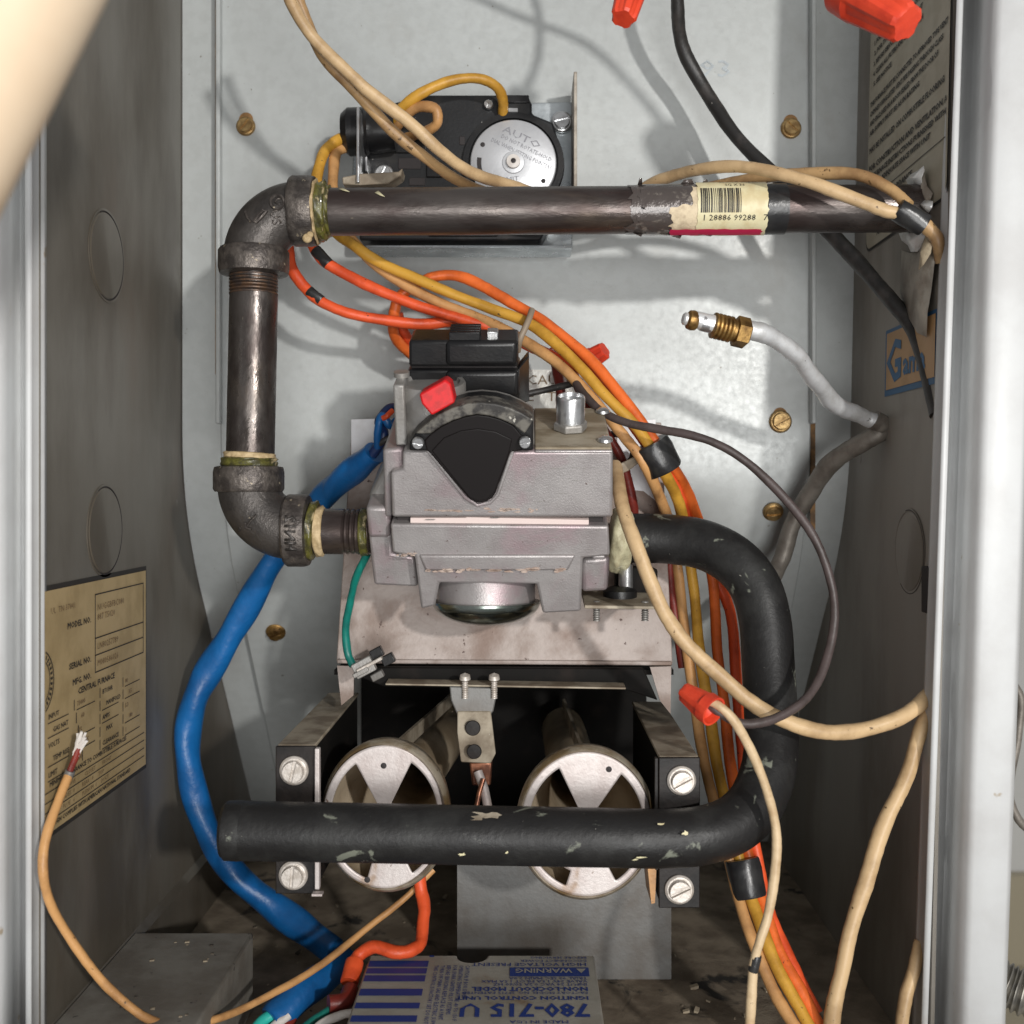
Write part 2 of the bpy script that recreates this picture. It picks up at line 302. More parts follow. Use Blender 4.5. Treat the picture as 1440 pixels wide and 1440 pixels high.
# folded lips along the plate's edges and the rusty slot beside it
mb = MB(); mb.box((X0-.001, .5565, .034), (X0+.0012, .5612, ZT-.004)); mb.build('lip', M['panel'], acc, bevel=.0005)
mb = MB(); mb.box((X1-.0012, .5545, .034), (X1+.001, .5612, ZT-.004)); mb.build('lip', M['panel'], acc, bevel=.0005)
mb = MB(); mb.box((X0-.0036, .5652, .06), (X0-.0012, .5668, ZT-.004)); mb.build('rusty_gap', M['rust'], cab)
mb = MB(); mb.box((X1+.001, .5662, -.02), (X1+.0035, .5668, ZT-.004)); mb.build('rusty_gap', M['rust'], cab)
def screw(parent, pos, nrm, R, m, ang=0.6, flange=True, slot=True):
    nrm = Vector(nrm).normalized(); mb = MB()
    prof = ([(R, 0), (R, .18*R), (.86*R, .3*R), (.74*R, .3*R)] if flange else [(R*.8, 0)])+[(.72*R, .34*R), (.72*R, .5*R), (0, .5*R)]
    mb.lathe(prof, pos, nrm, 6 if False else 28)
    right = Vector((1, 0, 0)); right = (right-nrm*right.dot(nrm)).normalized(); up = nrm.cross(right)
    a = right*math.cos(ang)+up*math.sin(ang); b = nrm.cross(a)
    for sg in (1, -1):
        pts = []
        for k in range(11):
            w = math.pi*k/10; rr = .70*R
            y = max(math.sin(w)*rr, .11*R); pts.append(Vector(pos)+nrm*(.5*R)+a*(math.cos(w)*rr)+b*(y*sg))
        if sg < 0: pts.reverse()
        mb.prism([p+nrm*.2*R for p in pts], -nrm*.22*R)
    return mb.build('screw', m, parent, bevel=.00012, seg=1)
bn = Vector((0, -1, 0)); bn2 = Vector((0, -1, -.6)).normalized()
for (x, y, R, m, a, slope) in ((346,178,13.5,'brassscrew',.9,0),(1112,181,14.5,'brassscrew',2.4,0),(1097,593,16,'brassscrew',.5,0),(1087,719,14.5,'brassscrew',0.1,1),(388,888,14,'brass',.4,1)):
    p = onB(x, y, .0056 if not slope else .0060)
    screw(acc, p, bn2 if slope else bn, px(R, p.y), M[m], a)
    if not slope:
        q = onB(x, y-10, .0057); m2 = MB(); m2.lathe([(px(10, q.y), 0), (0, .0001)], q, bn, 20); m2.build('keyhole', M['rust'], acc)
# stamped date on the back plate; flat, lighter tone stands for its lit relief
mb = MB(); o = onB(983, 108, .0057)
mb.text("93", .0125, lambda u, v: o+Vector((u*1.25, 0, v)), squeeze=1.1); mb.build('stamped_number', M['galv'], acc)
# pale label behind the valve
mb = MB(); a, b = onB(735, 520, .0060), onB(815, 640, .0060)
mb.box((a.x, a.y-.0003, b.z), (b.x, a.y, a.z)); pl = mb.build('foil_label', M['paperwhite'], acc)
mb = MB()
for i, t in enumerate(("CAUSED DO", "E   T", "OR  L")):
    mb.text(t, .0068, lambda u, v, i=i: Vector((a.x+.002+u, a.y-.0006, a.z-.0075-.0085*i+v)), squeeze=1.15)
mb.build('lettering', M['fadedink'], pl)
# floor pan and ledge
mb = MB(); mb.box((XL, .28, FLOOR-.003), (XR(FLOOR), .80, FLOOR)); fp = mb.build('floor_pan', M['floor'], cab)
mb = MB(); mb.box((XL+.0005, .30, FLOOR), (-.1235, .497, -.2)); mb.build('ledge', M['ledge'], cab, bevel=.001)
# little debris on the floor pan (part of the dirt)
mb = MB()
for i in range(150):
    x = random.uniform(-.15, .15); y = random.uniform(.44, .68); s = random.choice([.0004, .0006, .0009, .0013])*random.uniform(.6, 1.2)
    c = Vector((x, y, FLOOR+s*.5)); a1 = random.uniform(0, 3.1)
    mb.obox(c, Vector((math.cos(a1), math.sin(a1), .2))*s*1.4, Vector((-math.sin(a1), math.cos(a1), .1))*s*.8, Vector((0, 0, 1))*s*.5)
for i in range(20):
    x = random.uniform(-.17, -.128); y = random.uniform(.40, .49); s = random.uniform(.0003, .0007)
    mb.obox(Vector((x, y, -.2+s*.4)), Vector((s*1.4, s*.3, 0)), Vector((-.2*s, s, 0)), Vector((0, 0, s*.4)))
deb = mb.build('debris', mat('debris_flakes', (.34,.28,.2), .8, 0, (.05,.04,.03), .42, .58, 60), fp, kind='stuff')

# door posts (rolled sheet-metal edges)
def post(prof_bot, prof_top, name, m):
    n = len(prof_bot); mb = MB(); mb.add(prof_bot+prof_top, [(i, i+1, i+1+n, i+n) for i in range(n-1)])
    return mb.build(name, m, cab, smooth=60, solid=.0008)
def prof_l(z): return [Vector(((x-CX)/F*d, d, z)) for (x, d) in ((64,.4065),(60,.4035),(43.5,.4),(43,.394),(38,.394),(37,.409),(31,.413),(24,.411),(17,.402),(10,.392),(2,.387),(-10,.385),(-110,.385),(-112,.5))]
post(prof_l(FLOOR-.02), prof_l(ZT), 'door_post', M['post'])
def prof_r(yy):
    Wl = 1349-49*yy/1440; out = []
    for (dx, d) in ((-15,.446),(-13,.4435),(-3,.440),(-2.5,.432),(3,.432),(4.5,.447),(12,.452),(22,.450),(32,.440),(42,.428),(52,.4215),(62,.42),(106,.42),(111,.423),(113,.52)):
        out.append(P(Wl+dx, yy, d)); out[-1].z = -(yy-CY)/F*.43
    return out
post(prof_r(1600), prof_r(-260), 'door_post', M['post'])

# rating plate on the left wall
def LW(d, z, off=.0006): return Vector((XL+off, d, z))
D0, D1, Z0, Z1 = .404, .512, -.1275, -.0372
mb = MB(); mb.add([LW(D0+.0005, Z1+.002, .0003), LW(D1+.0015, Z1+.002, .0003), LW(D1+.0015, Z0-.002, .0003), LW(D0+.0005, Z0-.002, .0003)], [(3,2,1,0)])
mb.build('plate_border', M['ink'], cab)
mb = MB(); mb.add([LW(D0+.0005, Z1), LW(D1, Z1), LW(D1, Z0), LW(D0+.0005, Z0)], [(3,2,1,0)])
rp = mb.build('rating_plate', M['labelL'], cab)
ink = MB(); fad = MB()
def LWt(d, z): return lambda u, v: LW(d+u, z+v, .0009)
def ln(m, d0, d1, z, t=.0005): m.add([LW(d0, z, .0009), LW(d1, z, .0009), LW(d1, z-t, .0009), LW(d0, z-t, .0009)], [(3,2,1,0)])
def vl(m, d, z0, z1, t=.0006): m.add([LW(d, z0, .0009), LW(d+t, z0, .0009), LW(d+t, z1, .0009), LW(d, z1, .0009)], [(3,2,1,0)])
for (t, z) in (("MODEL NO.", -.0535), ("SERIAL NO.", -.0695), ("MFG. NO.", -.0762)):
    ink.text(t, .0034, LWt(.447, z), 'RIGHT', squeeze=1.25, bold=.00008)
for z in (-.0425, -.0605, -.0675, -.0745): ln(ink, .451, .508, z)
vl(ink, .451, -.0425, -.0745); vl(ink, .5075, -.0425, -.0745)
for (t, z) in (("NUGGBFBC080", -.0495), ("887 T5020", -.0535), ("LN80257789", -.0655), ("M080586026", -.0725)):
    fad.text(t, .0037, LWt(.4535, z), squeeze=1.2)
fad.text("UL  TN 37841", .0032, LWt(.409, -.046), squeeze=1.2)
ink.text("CENTRAL FURNACE", .0034, LWt(.434, -.0805), squeeze=1.25, bold=.00008)
rows = [("INPUT", "73000", "BTU/HR", "80"), ("GAS NAT", "60", "MANIFOLD", "3.5"), ("VOLTS", "115", "AMPS", "5.3"), ("TEMP RISE", "55-85", "MAX", "180"),
        ("LIMIT", "200", "CLEARANCE", "1")]
for i, r in enumerate(rows):
    z = -.085-.0054*i
    for j, t in enumerate(r):
        (ink if j % 2 == 0 else fad).text(t, .0027, LWt(.407+.026*j+(.004 if i % 2 else 0), z), squeeze=1.2, bold=.00005)
    for j in (0, 1, 2, 3):
        if (i+j) % 3 != 2: ln(ink, .4065+.026*j, .425+.026*j, z-.0012, .0004)
    vl(ink, .43+.002*i, z+.003, z-.0012); vl(ink, .456, z+.003, z-.0012); vl(ink, .482, z+.003, z-.0012)
ink.text("MINIMUM CLEARANCE TO COMBUSTIBLE SURFACES", .0026, LWt(.408, -.1103), squeeze=1.28, bold=.00006)
for k in range(4): ln(ink, .404, .509, -.1118-.0036*k, .0004)
for k, t in enumerate(("ALCOVE          CLOSET        FRONT", "SIDES  0        REAR   0      TOP", "FLUE   6        PLENUM  1     DUCT")):
    fad.text(t, .0024, LWt(.42, -.1146-.0036*k), squeeze=1.3)
ink.text("DESIGN COMPLIES WITH AMERICAN NATIONAL STANDARD", .0024, LWt(.408, -.1255), squeeze=1.27, bold=.00006)
ink.build('lettering', M['ink'], rp); fad.build('typed_lettering', M['fadedink'], rp, kind='stuff')
mb = MB()
for k in range(24):
    for (r0, r1) in ((.0118, .0124), (.0096, .0112), (.0086, .0091)):
        if r1 == .0112 and k % 2: continue
        q = []
        for (rq, kq) in ((r0, k), (r1, k), (r1, k+1), (r0, k+1)):
            w_ = math.radians(-65+130*kq/24); q.append(LW(max(.4047, .3995+math.cos(w_)*rq), -.0705+math.sin(w_)*rq, .0009))
        mb.add(q, [(0, 1, 2, 3)])
mb.build('seal', M['ink'], rp)

# warning label on the right wall
def RWp(d, z, off=.0006): return Vector((XR(z)-off, d, z))
mb = MB(); D0, D1, Z0, Z1 = .5455, .441, .119, .34
def rr(d0, d1, z0, z1, off, r=.006):
    p = []
    for (cd_, cz, a0) in ((d0-r, z0+r, 180), (d1+r, z0+r, 270), (d1+r, z1-r, 0), (d0-r, z1-r, 90)):
        for k in range(5):
            w = math.radians(a0+k*22.5); p.append(RWp(cd_-math.cos(w)*r, cz+math.sin(w)*r, off))
    return p
mb.add(rr(D0+.0012, D1-.0012, Z0-.0012, Z1+.0012, .0003), [tuple(range(20))]); mb.build('label_border', M['ink'], cab)
mb = MB(); mb.add(rr(D0, D1, Z0, Z1, .0006), [tuple(range(20))]); wlb = mb.build('warning_label', M['labelR'], cab)
ink = MB()
def RWt(d, z): return lambda u, v: RWp(max(.4425, d-u), z+v, .0009)
lines = [(.018,"FOR INSTALLATION ONLY AS A FORCED AIR FURNACE",.0036),(.0255,"    1. FOR REMOVAL OF SIDE OF THE CABINET",.0034),(.0305,"    2. FOR TYPE OF GAS SEE SECTION",.0034),(.0355,"    3. BEFORE SERVICE OF FAN INSPECT VENT",.0034),(.0405,"    4. CLEAN ALL FILTERS AND DUCTS OFTEN",.0034),(.0455,"    5. SEE NOTICE",.0034),
 (.0545,"THIS FURNACE MUST BE CONNECTED TO APPROVED TYPE VENT OR",.0036),(.0592,"CHIMNEY USING LISTED VENT PIPE PASSING THROUGH CLASS",.0036),(.0639,"AND ENCLOSED IN A ROOM SEALED FROM THE DOOR OF",.0036),(.0686,"AIR SUPPLY MUST BE AS IN RATING",.0036),
 (.0775,"MAY BE INSTALLED ON COMBUSTIBLE FLOORING",.0042),(.0865,"FOR CONSTRUCTION AND VENTILATION AIR",.0042),(.0912,"SEE FURNACE INSTRUCTIONS FURNISHED WITH",.0038),(.0957,"PROVIDE ADEQUATE SPACE WITH UNIT",.0038),
 (.1055,"INSTALL IN ACCORDANCE",.0042),(.1102,"WITH CODES AND LO",.0042),(.1152,"CAL INSTRUCTIONS FOLLOW",.0042),(.1205,"            ANSI Z21 1986",.0036)]
ztop = .1205+.119+.004
for (dz, t, sz) in lines:
    ink.text(t, sz*.92, RWt(.5425, ztop-dz), squeeze=1.02 if len(t) > 45 else (1.12 if len(t) > 39 else 1.3), bold=.00012)
for k in range(6):
    ink.text(("FOR YOUR SAFETY READ BEFORE OPERATING", "DO NOT STORE GASOLINE NEAR THIS FURNACE", "   A. THIS APPLIANCE DOES NOT HAVE A PILOT", "   B. WAIT FIVE MINUTES TO CLEAR OUT ANY GAS", "   C. TURN OFF ALL ELECTRIC POWER TO SIDE", "CAUTION: IF FURNACE DOES NOT LIGHT")[k], .0034, RWt(.5425, ztop-.009+.0085*k), squeeze=1.1)
zz = ztop-.1005; ink.add([RWp(.543, zz, .0009), RWp(.443, zz, .0009), RWp(.443, zz-.0004, .0009), RWp(.543, zz-.0004, .0009)], [(0,1,2,3)])
ink.build('lettering', M['ink'], wlb)

# brand sticker on the right wall
dS0, dS1, zS0, zS1 = .5126, .447, .0438, .0745
mb = MB(); mb.add([RWp(dS0, zS1, .0004), RWp(dS1, zS1, .0004), RWp(dS1, zS0, .0004), RWp(dS0, zS0, .0004)], [(0,1,2,3)]); sb = mb.build('brand_sticker', M['stickB'], cab)
mb = MB(); mb.add([RWp(dS0-.0025, zS1-.0018, .0007), RWp(dS1+.0025, zS1-.0018, .0007), RWp(dS1+.0025, zS0+.0028, .0007), RWp(dS0-.0025, zS0+.0028, .0007)], [(0,1,2,3)]); mb.build('sticker_face', M['stickO'], sb)
mb = MB(); mb.text("G", .026, RWt(.5095, .0502), bold=.0007, squeeze=1.1); mb.text("ama", .0145, RWt(.487, .0515), bold=.0004, squeeze=1.15)
mb.build('lettering', M['stickB'], sb)

# torn foil and facing round the pipe hole
fo = thing('torn_foil', 'torn white foil patch around the pipe hole in the right wall', 'foil patch', onR(1295, 300, .0015))
def rpoly(l, off, m, name='foil_piece'):
    mb = MB(); pts = [onR(x, y, off+random.uniform(-.0006, .0016)) for (x, y) in l]; c = sum(pts, Vector())/len(pts)+Vector((-.0018, 0, 0)); n = len(pts)
    mb.add(pts+[c], [(i, (i+1) % n, n) for i in range(n)]); mb.build(name, m, fo, smooth=20, solid=.0002)
rpoly([(1274,253),(1281,245),(1291,240),(1299,233),(1300,240),(1296,250),(1297,264),(1288,266),(1278,262)], .003, M['foil'])
rpoly([(1288,284),(1300,281),(1312,283),(1311,291),(1306,299),(1298,292)], .003, M['foil'])
rpoly([(1264,328),(1276,326),(1302,325),(1300,338),(1296,347),(1290,354),(1281,354),(1277,345),(1268,338)], .003, M['foil'])
rpoly([(1268,352),(1280,356),(1292,352),(1302,332),(1312,338),(1314,370),(1310,405),(1304,440),(1303,474),(1290,468),(1274,440),(1266,410)], .0018, M['insul'], 'facing')
rpoly([(1297,345),(1303,331),(1311,340),(1309,356),(1299,372),(1292,380),(1294,362)], .005, M['tornpaper'], 'facing')
rpoly([(1290,262),(1299,240),(1304,262),(1312,272),(1306,286),(1294,284)], .0012, M['insul'], 'facing')

# ------------------------------------------------------------------ fan and limit control
fan = thing('fan_limit_control', 'black fan and limit control with a silver dial behind the upper pipe', 'furnace control', P(650, 345, .555))
mb = MB(); mb.prism(PP([(500,150,.5575),(805,143,.5575),(805,350,.5575),(490,345,.5575)]), (0, .0025, 0)); mb.build('bracket', M['galv'], fan, bevel=.0006)
mb = MB(); x = P(806, 0, .556).x; mb.box((x-.0008, .53, P(0, 292, .55).z), (x+.0008, .5575, P(0, 122, .55).z)); mb.build('side_flange', M['insul'], fan, bevel=.0003)
mb = MB(); mb.box((P(520, 0, .55).x, .535, P(0, 353, .545).z-.0006), (P(803, 0, .55).x, .5572, P(0, 353, .545).z+.0007)); mb.build('bottom_flange', M['galv'], fan, bevel=.0003)
mb = MB(); mb.prism(PP([(508,165,.536),(530,150,.536),(598,133,.536),(742,133,.536),(748,146,.536),(748,160,.536),(778,172,.536),(790,215,.536),(786,290,.536),(760,338,.536),(505,338,.536)]), (0, .021, 0))
body = mb.build('body', M['blackbody'], fan, bevel=.0012)
# moulded slots and steps on the body
for (x0, y0, x1, y1, m) in ((646,192,654,204,'gap'),(560,222,592,238,'gap'),(600,228,640,250,'blackp'),(556,190,600,216,'blackp'),(575,250,598,261,'gap'),(712,135,744,146,'blackp'),(604,290,700,333,'blackp')):
    mb = MB(); mb.box((P(x0,0,.536).x, .5345 if m == 'blackp' else .5356, P(0,y1,.536).z), (P(x1,0,.536).x, .5362, P(0,y0,.536).z)); mb.build('slot', M[m], body, bevel=.0004)
c = P(722, 230, .534); r = px(60, .534)
mb = MB(); mb.lathe([(px(72,.534), -.003), (px(71,.534), .0012), (px(63,.534), .0012), (px(62.5,.534), -.001), (0, -.001)], c, (0, -1, 0), 64); mb.build('dial_surround', M['blackp'], fan)
mb = MB(); mb.lathe([(r, -.001), (r, .0014), (r-.0006, .0018), (px(16,.534), .0018), (px(15,.534), .0024), (px(9,.534), .0026), (px(8,.534), .0018), (0, .0018)], c, (0, -1, 0), 64); dial = mb.build('dial', M['dialsilver'], fan)
mb = MB(); mb.lathe([(px(10,.53), .0018), (px(9.5,.53), .0045), (px(4,.53), .005), (0, .004)], c, (0, -1, 0), 24); hub = mb.build('hub', M['white'], dial)
mb = MB(); mb.lathe([(px(3.6,.53), .005), (0, .0054)], c, (0, -1, 0), 16); mb.build('shaft', M['gap'], hub)
for (x, y, rr_) in ((679,205,3.4),(764,256,3.4)):
    mb = MB(); mb.lathe([(px(rr_,.53), .0019), (0, .0021)], Vector((P(x,y,.534).x, c.y, P(x,y,.534).z)), (0, -1, 0), 16); mb.build('hole', M['gap'], dial)
mb = MB(); pts = []
for k in range(9): w = math.radians(172+k*4.2); pts.append((722+math.cos(w)*51, 230+math.sin(w)*51))
for k in range(8, -1, -1): w = math.radians(172+k*4.2); pts.append((722+math.cos(w)*45, 230+math.sin(w)*45))
mb.add([P(x, 460-y, .534)-Vector((0, .0021, 0)) for (x, y) in pts], [tuple(range(18))]); mb.build('slot', M['gap'], dial)
mb = MB(); ta = math.radians(-17)
def dt(x, y):
    o = P(x, y, .534)-Vector((0, .0020, 0)); return lambda u, v: o+Vector((u*math.cos(ta)-v*math.sin(ta), 0, u*math.sin(ta)+v*math.cos(ta)))
ta = math.radians(-26)
mb.text("AUTO", .0048, dt(706, 186), squeeze=1.5); mb.text("DO NOT ROTATE-HOLD", .0028, dt(704, 195), squeeze=.86); mb.text("DIAL WHEN SETTING POINTERS", .0028, dt(690, 200), squeeze=.80)
ta = math.radians(6); mb.text("LIMIT", .0032, dt(704, 258), squeeze=1.2)
mb.build('lettering', M['emboss'], dial)
# round terminal housing on the left
mb = MB(); A = P(482, 186, .528); B = P(556, 184, .528); ax = B-A; L = ax.length
mb.lathe([(0, 0), (px(26,.528), 0), (px(33,.528), .003), (px(33,.528), L*.45), (px(29,.528), L*.5), (px(30,.528), L*.6), (px(27,.528), L), (0, L)], A, ax, 32); mb.build('terminal_housing', M['blackp'], fan)
mb = MB(); mb.box((P(502,0,.51).x, .508, P(0,258,.51).z), (P(506,0,.51).x, .534, P(0,152,.51).z)); mb.build('clip_plate', M['bright'], fan, bevel=.0003)
mb = MB(); mb.box((P(512,0,.515).x, .52, P(0,236,.515).z), (P(514,0,.515).x, .534, P(0,216,.515).z)); mb.build('clip_plate', M['bright'], fan)
mb = MB(); mb.prism(PP([(481,249,.51),(506,244,.51),(560,241,.512),(566,236,.512),(564,246,.512),(545,258,.512),(506,260,.51),(482,259,.51)]), (0, .012, 0)); mb.build('terminal', M['rail'], fan, bevel=.0006)
for (x, y, R, m, a) in ((687,148,8.5,'bright',1.2),(540,245,13.5,'bright',1.1)):
    screw(fan, P(x, y, .535), bn, px(R, .535), M[m], a, flange=False if R < 10 else True)
screw(fan, P(790, 172, .556), bn, px(15, .556), M['bright'], .22)
mb = MB(); mb.box((P(715,0,.532).x, .532, P(0,155,.53).z), (P(728,0,.532).x, .5355, P(0,150,.53).z)); mb.build('terminal', M['bright'], fan)

# ------------------------------------------------------------------ gas supply pipe with two elbows
sup = thing('gas_supply_pipe', 'black iron gas pipe with two elbows running from the right wall to the gas valve', 'gas pipe', P(352, 640, .469))
d = .469; R = px(33, d)
A = P(452, 298, d); B = P(1300, 293, d); B.x = .1705
mb = MB(); mb.tube([A+(B-A)*(k/40) for k in range(41)], R, 40); mb.build('pipe', M['iron'], sup)
mb = MB(); n = 60; a0 = P(357, 376, d); b0 = P(352, 645, d); pts = []; rs = []
for k in range(26): pts.append(a0+(P(357, 412, d)-a0)*(k/25)); rs.append(px(33 if k % 3 else 30.3, d))
for k in range(1, 20): pts.append(P(357, 412, d)+(b0-P(357, 412, d))*(k/19)); rs.append(px(33.5, d))
mb.tube(pts, rs, 40); mb.build('pipe', M['iron_v'], sup)
mb = MB(); pts = []; rs = []
for k in range(28): t = k/27; pts.append(P(356.6, 372+44*t, d)); rs.append(px(33.8 if k % 3 else 31.4, d))
mb.tube(pts, rs, 40, caps=False); mb.build('thread', M['thread'], sup)
mb = MB(); pts = []; rs = []
for k in range(40): t = k/39; pts.append(P(428+95*t, 747+1*t, d)); rs.append(px(32 if (t < .55 or k % 3) else 30, d))
mb.tube(pts, rs, 40); mb.build('pipe', M['iron'], sup, label='short nipple with bare threads at the valve inlet')
def elbow(Bx, By, Rb, sgn, r1, bandV, bandH):
    pts = [P(Bx-Rb, By-sgn*14, d)] if False else []
    for k in range(25):
        t = math.radians(90*k/24); pts.append(P(Bx-Rb*math.cos(t), By-sgn*Rb*math.sin(t), d))
    mb = MB(); mb.tube(pts, [px(r1, d)]*25, 40); body = mb.build('elbow', M['ironcast'], sup)
    for (a, b, rb) in (bandV, bandH):
        a = P(*a, d); b = P(*b, d); L = (b-a).length; q = px(rb, d)
        mb = MB(); mb.lathe([(q*.80, 0), (q*.95, L*.02), (q, L*.12), (q*1.0, L*.75), (q*.965, L*.95), (q*.80, L), (q*.66, L*.995), (q*.655, L*.6)], a, b-a, 40); mb.cap1 = False
        mb.build('band', M['ironband'], body)
    return body
e1 = elbow(425, 366, 68, 1, 42, ((357, 350), (357, 387), 49), ((410, 297), (446, 297), 49))
e2 = elbow(414, 680, 64, -1, 43, ((350, 692), (350, 655), 49), ((402, 746), (436, 746), 51))
def onE(x, y, Bx, By, Rb, r1, off=.0002):
    q = px(r1, d); dd = d
    for _ in range(5):                     # where this sight line meets the bent fitting
        xs = CX+(x-CX)*dd/d; ys = CY+(y-CY)*dd/d
        dl = min(px(abs(math.hypot(xs-Bx, ys-By)-Rb), d), q*.97); dd = d-math.sqrt(q*q-dl*dl)
    return P(x, y, dd-off)
E1 = (425, 366, 68, 42); E2 = (414, 680, 64, 43)
mb = MB(); rot = math.radians(-100)
def et(x0, y0, E, rot, sc=1.0): return lambda u, v: onE(x0+u*math.cos(rot)+v*math.sin(rot), y0+u*math.sin(rot)*1-v*math.cos(rot), *E)
mb.text("US", 19, et(379, 296, E1, math.radians(78)), bold=.35)
ring = [onE(390+9.5*math.cos(k*.3142), 284+9.5*math.sin(k*.3142), *E1) for k in range(21)]; mb.tube(ring, .00045, 6)
mb.text("C", 14, et(386, 289, E1, math.radians(-10)), bold=.5)
tri = [onE(x, y, *E1) for (x, y) in ((357,312),(362,303),(370,296),(375,297),(369,304),(360,313))]; mb.tube(tri, .0005, 6)
tri = [onE(x, y, *E1) for (x, y) in ((345,298),(348,306),(353,312))]; mb.tube(tri, .0004, 6)
mb.build('casting_mark', M['ironband'], e1, solid=.0005)  # brighter iron tone paints the light caught by raised edges
mb = MB()
mb.tube([onE(x, y, *E2) for (x, y) in ((361,724),(352,733),(346,742))], .0006, 6); mb.tube([onE(x, y, *E2) for (x, y) in ((345,734),(346,742),(354,744))], .0006, 6)
mb.tube([onE(x, y, *E2) for (x, y) in ((338,742),(336,746))], .0006, 6)
mb.build('casting_mark', M['ironband'], e2)
mb = MB(); bq = px(51.2, d)
mb.text("HN12", .0062, lambda u, v: P(419, 746, d)+Vector((v-.0022, -bq*math.cos((u-.0085)/bq)-.0002, -bq*math.sin((u-.0085)/bq)*-1)), bold=.0002, squeeze=1.0)
mb.build('casting_mark', M['ironcast'], e2, solid=.0004)
# sealant and tape blobs at the joints
def lumpy(a, b, r, m, name='thread_sealant', amp=.08, sd=0, seg=40, n=8):
    rnd = random.Random(sd); ph = [rnd.uniform(0, 6.28) for _ in range(6)]
    A_, B_ = P(*a, d), P(*b, d); mb = MB()
    pts = [A_+(B_-A_)*(k/(n-1)) for k in range(n)]
    mb.tube(pts, [px(r, d)*(.93 if k in (0, n-1) else 1) for k in range(n)], seg, rad=lambda i, w: 1+amp*(math.sin(3*w+ph[0]+i*.5)*.4+math.sin(7*w+ph[1]-i*.9)*.35+math.sin(13*w+ph[2]+i*1.3)*.25))
    return mb.build(name, m, sup, smooth=60)
lumpy((446, 297), (461, 297), 41, M['dope'], sd=1); lumpy((443, 297), (448, 297), 44.5, M['tapebeige'], sd=2, amp=.09); lumpy((454, 297), (459, 297), 37.5, M['tapebeige'], sd=3, amp=.16); lumpy((459, 297), (466, 297), 35.5, M['dope'], sd=4, amp=.05)
lumpy((351.5, 645), (350.5, 658), 39, M['dope'], sd=5, amp=.06); lumpy((352, 636), (351.5, 645), 35.8, M['tapebeige'], sd=6, amp=.05); lumpy((351, 644), (351, 650), 37.5, M['dope'], sd=16, amp=.07)
lumpy((434, 746), (445, 747), 42, M['dope'], sd=7, amp=.05); lumpy((444, 747), (457, 747), 35.2, M['tapebeige'], sd=8, amp=.07); lumpy((507, 748), (520, 748), 33.5, M['dope'], sd=9, amp=.04)
for (x, y, r) in ((432,335,7),(449,270,5),(436,330,5)):
    mb = MB(); c = P(x, y, d-R*.9); q = px(r, d); mb.lathe([(0, -q), (q*.7, -q*.7), (q, 0), (q*.7, q*.6), (0, q*.7)], c, (.2, -1, .1), 12); mb.build('sealant_blob', M['tapebeige'], sup, smooth=60)
# label on the pipe
rl = R+.0003
def pm(x0, off=.0003):
    X0_ = P(x0, 0, d).x
    def fn(u, v): a = v/R; t = (X0_+u-A.x)/(B.x-A.x); c = A+(B-A)*t; q = R+off; return c+Vector((0, -math.cos(a)*q, math.sin(a)*q))
    return fn
def patch(m, x0, x1, v0, v1, off, nx=10, nv=14, jag=0.0, sd=0):
    rnd = random.Random(sd); f = pm(x0, off); wd = px(x1-x0, d); vs = []
    for i in range(nx+1):
        for j in range(nv+1):
            u = wd*i/nx; v = v0+(v1-v0)*j/nv
            if jag and (i in (0, nx) or j in (0, nv)): u += rnd.uniform(-jag, jag); v += rnd.uniform(-jag, jag)*.6
            vs.append(f(u, v))
    m.add(vs, [(i*(nv+1)+j, (i+1)*(nv+1)+j, (i+1)*(nv+1)+j+1, i*(nv+1)+j+1) for i in range(nx) for j in range(nv)])
mb = MB(); patch(mb, 882, 1000, -.0155, .0125, .0004, 14, 18, .0022, 3); patch(mb, 900, 975, -.018, .013, .0007, 12, 18, .0025, 8); mb.build('peeling_film', M['clearfilm'], sup, smooth=60)
mb = MB(); f = pm(885, .0005)
for (x, v, du, dv, dout) in ((890,-.0138,.004,-.004,.004),(925,-.0145,.010,-.003,.0025),(940,-.0155,.006,-.0045,.003),(975,-.0145,.009,-.003,.0018),(896,.0135,.002,.005,.003),(955,.0125,.006,.004,.002),(985,.013,.003,.003,.003)):
    g = pm(x, .0004); p0 = g(0, v); p1 = g(du, v); p2 = g(du*.8, v)+Vector((0, -dout*.4, dv*.5)); p3 = g(du*.25, v)+Vector((0, -dout, dv*.4)); mb.add([p0, p1, p2, p3], [(0,1,2,3)])
mb.build('peeling_film', M['clearfilm'], sup, solid=.0002)
mb = MB(); patch(mb, 940, 985, -.0125, -.001, .0009, 8, 10, .0012, 5); patch(mb, 968, 990, -.012, .008, .0009, 6, 10, .001, 6); mb.build('torn_paper', M['tornpaper'], sup, smooth=60)
mb = MB(); patch(mb, 976, 1073, -.0155, .0155, .0012, 14, 24, .0004, 9); plb = mb.build('pipe_label', M['cream'], sup, smooth=60)
mb = MB(); patch(mb, 940, 1068, -.0142, -.0102, .0015, 12, 5, .0005, 11); mb.build('stripe', M['magenta'], plb, smooth=60)
mb = MB(); rnd = random.Random(12); x = 980.0
while x < 1036:
    w_ = rnd.choice([.8, .8, 1.4, 2.0]); patch(mb, x, x+w_, -.0035, .0062, .0015, 1, 8); x += w_+rnd.choice([.8, 1.2, 1.8])
f = pm(979, .0015); mb.text("1 28886 99288   7", .0031, lambda u, v: f(u+.001, v-.0064), squeeze=1.2)
g2 = pm(1008, .0015); mb.text("BLACK STEEL", .0028, lambda u, v: g2(u, v+.0108), squeeze=1.0); mb.text("1/2 X 36", .0024, lambda u, v: g2(u+.002, v+.0075), squeeze=1.0)
mb.build('barcode', M['ink'], plb)
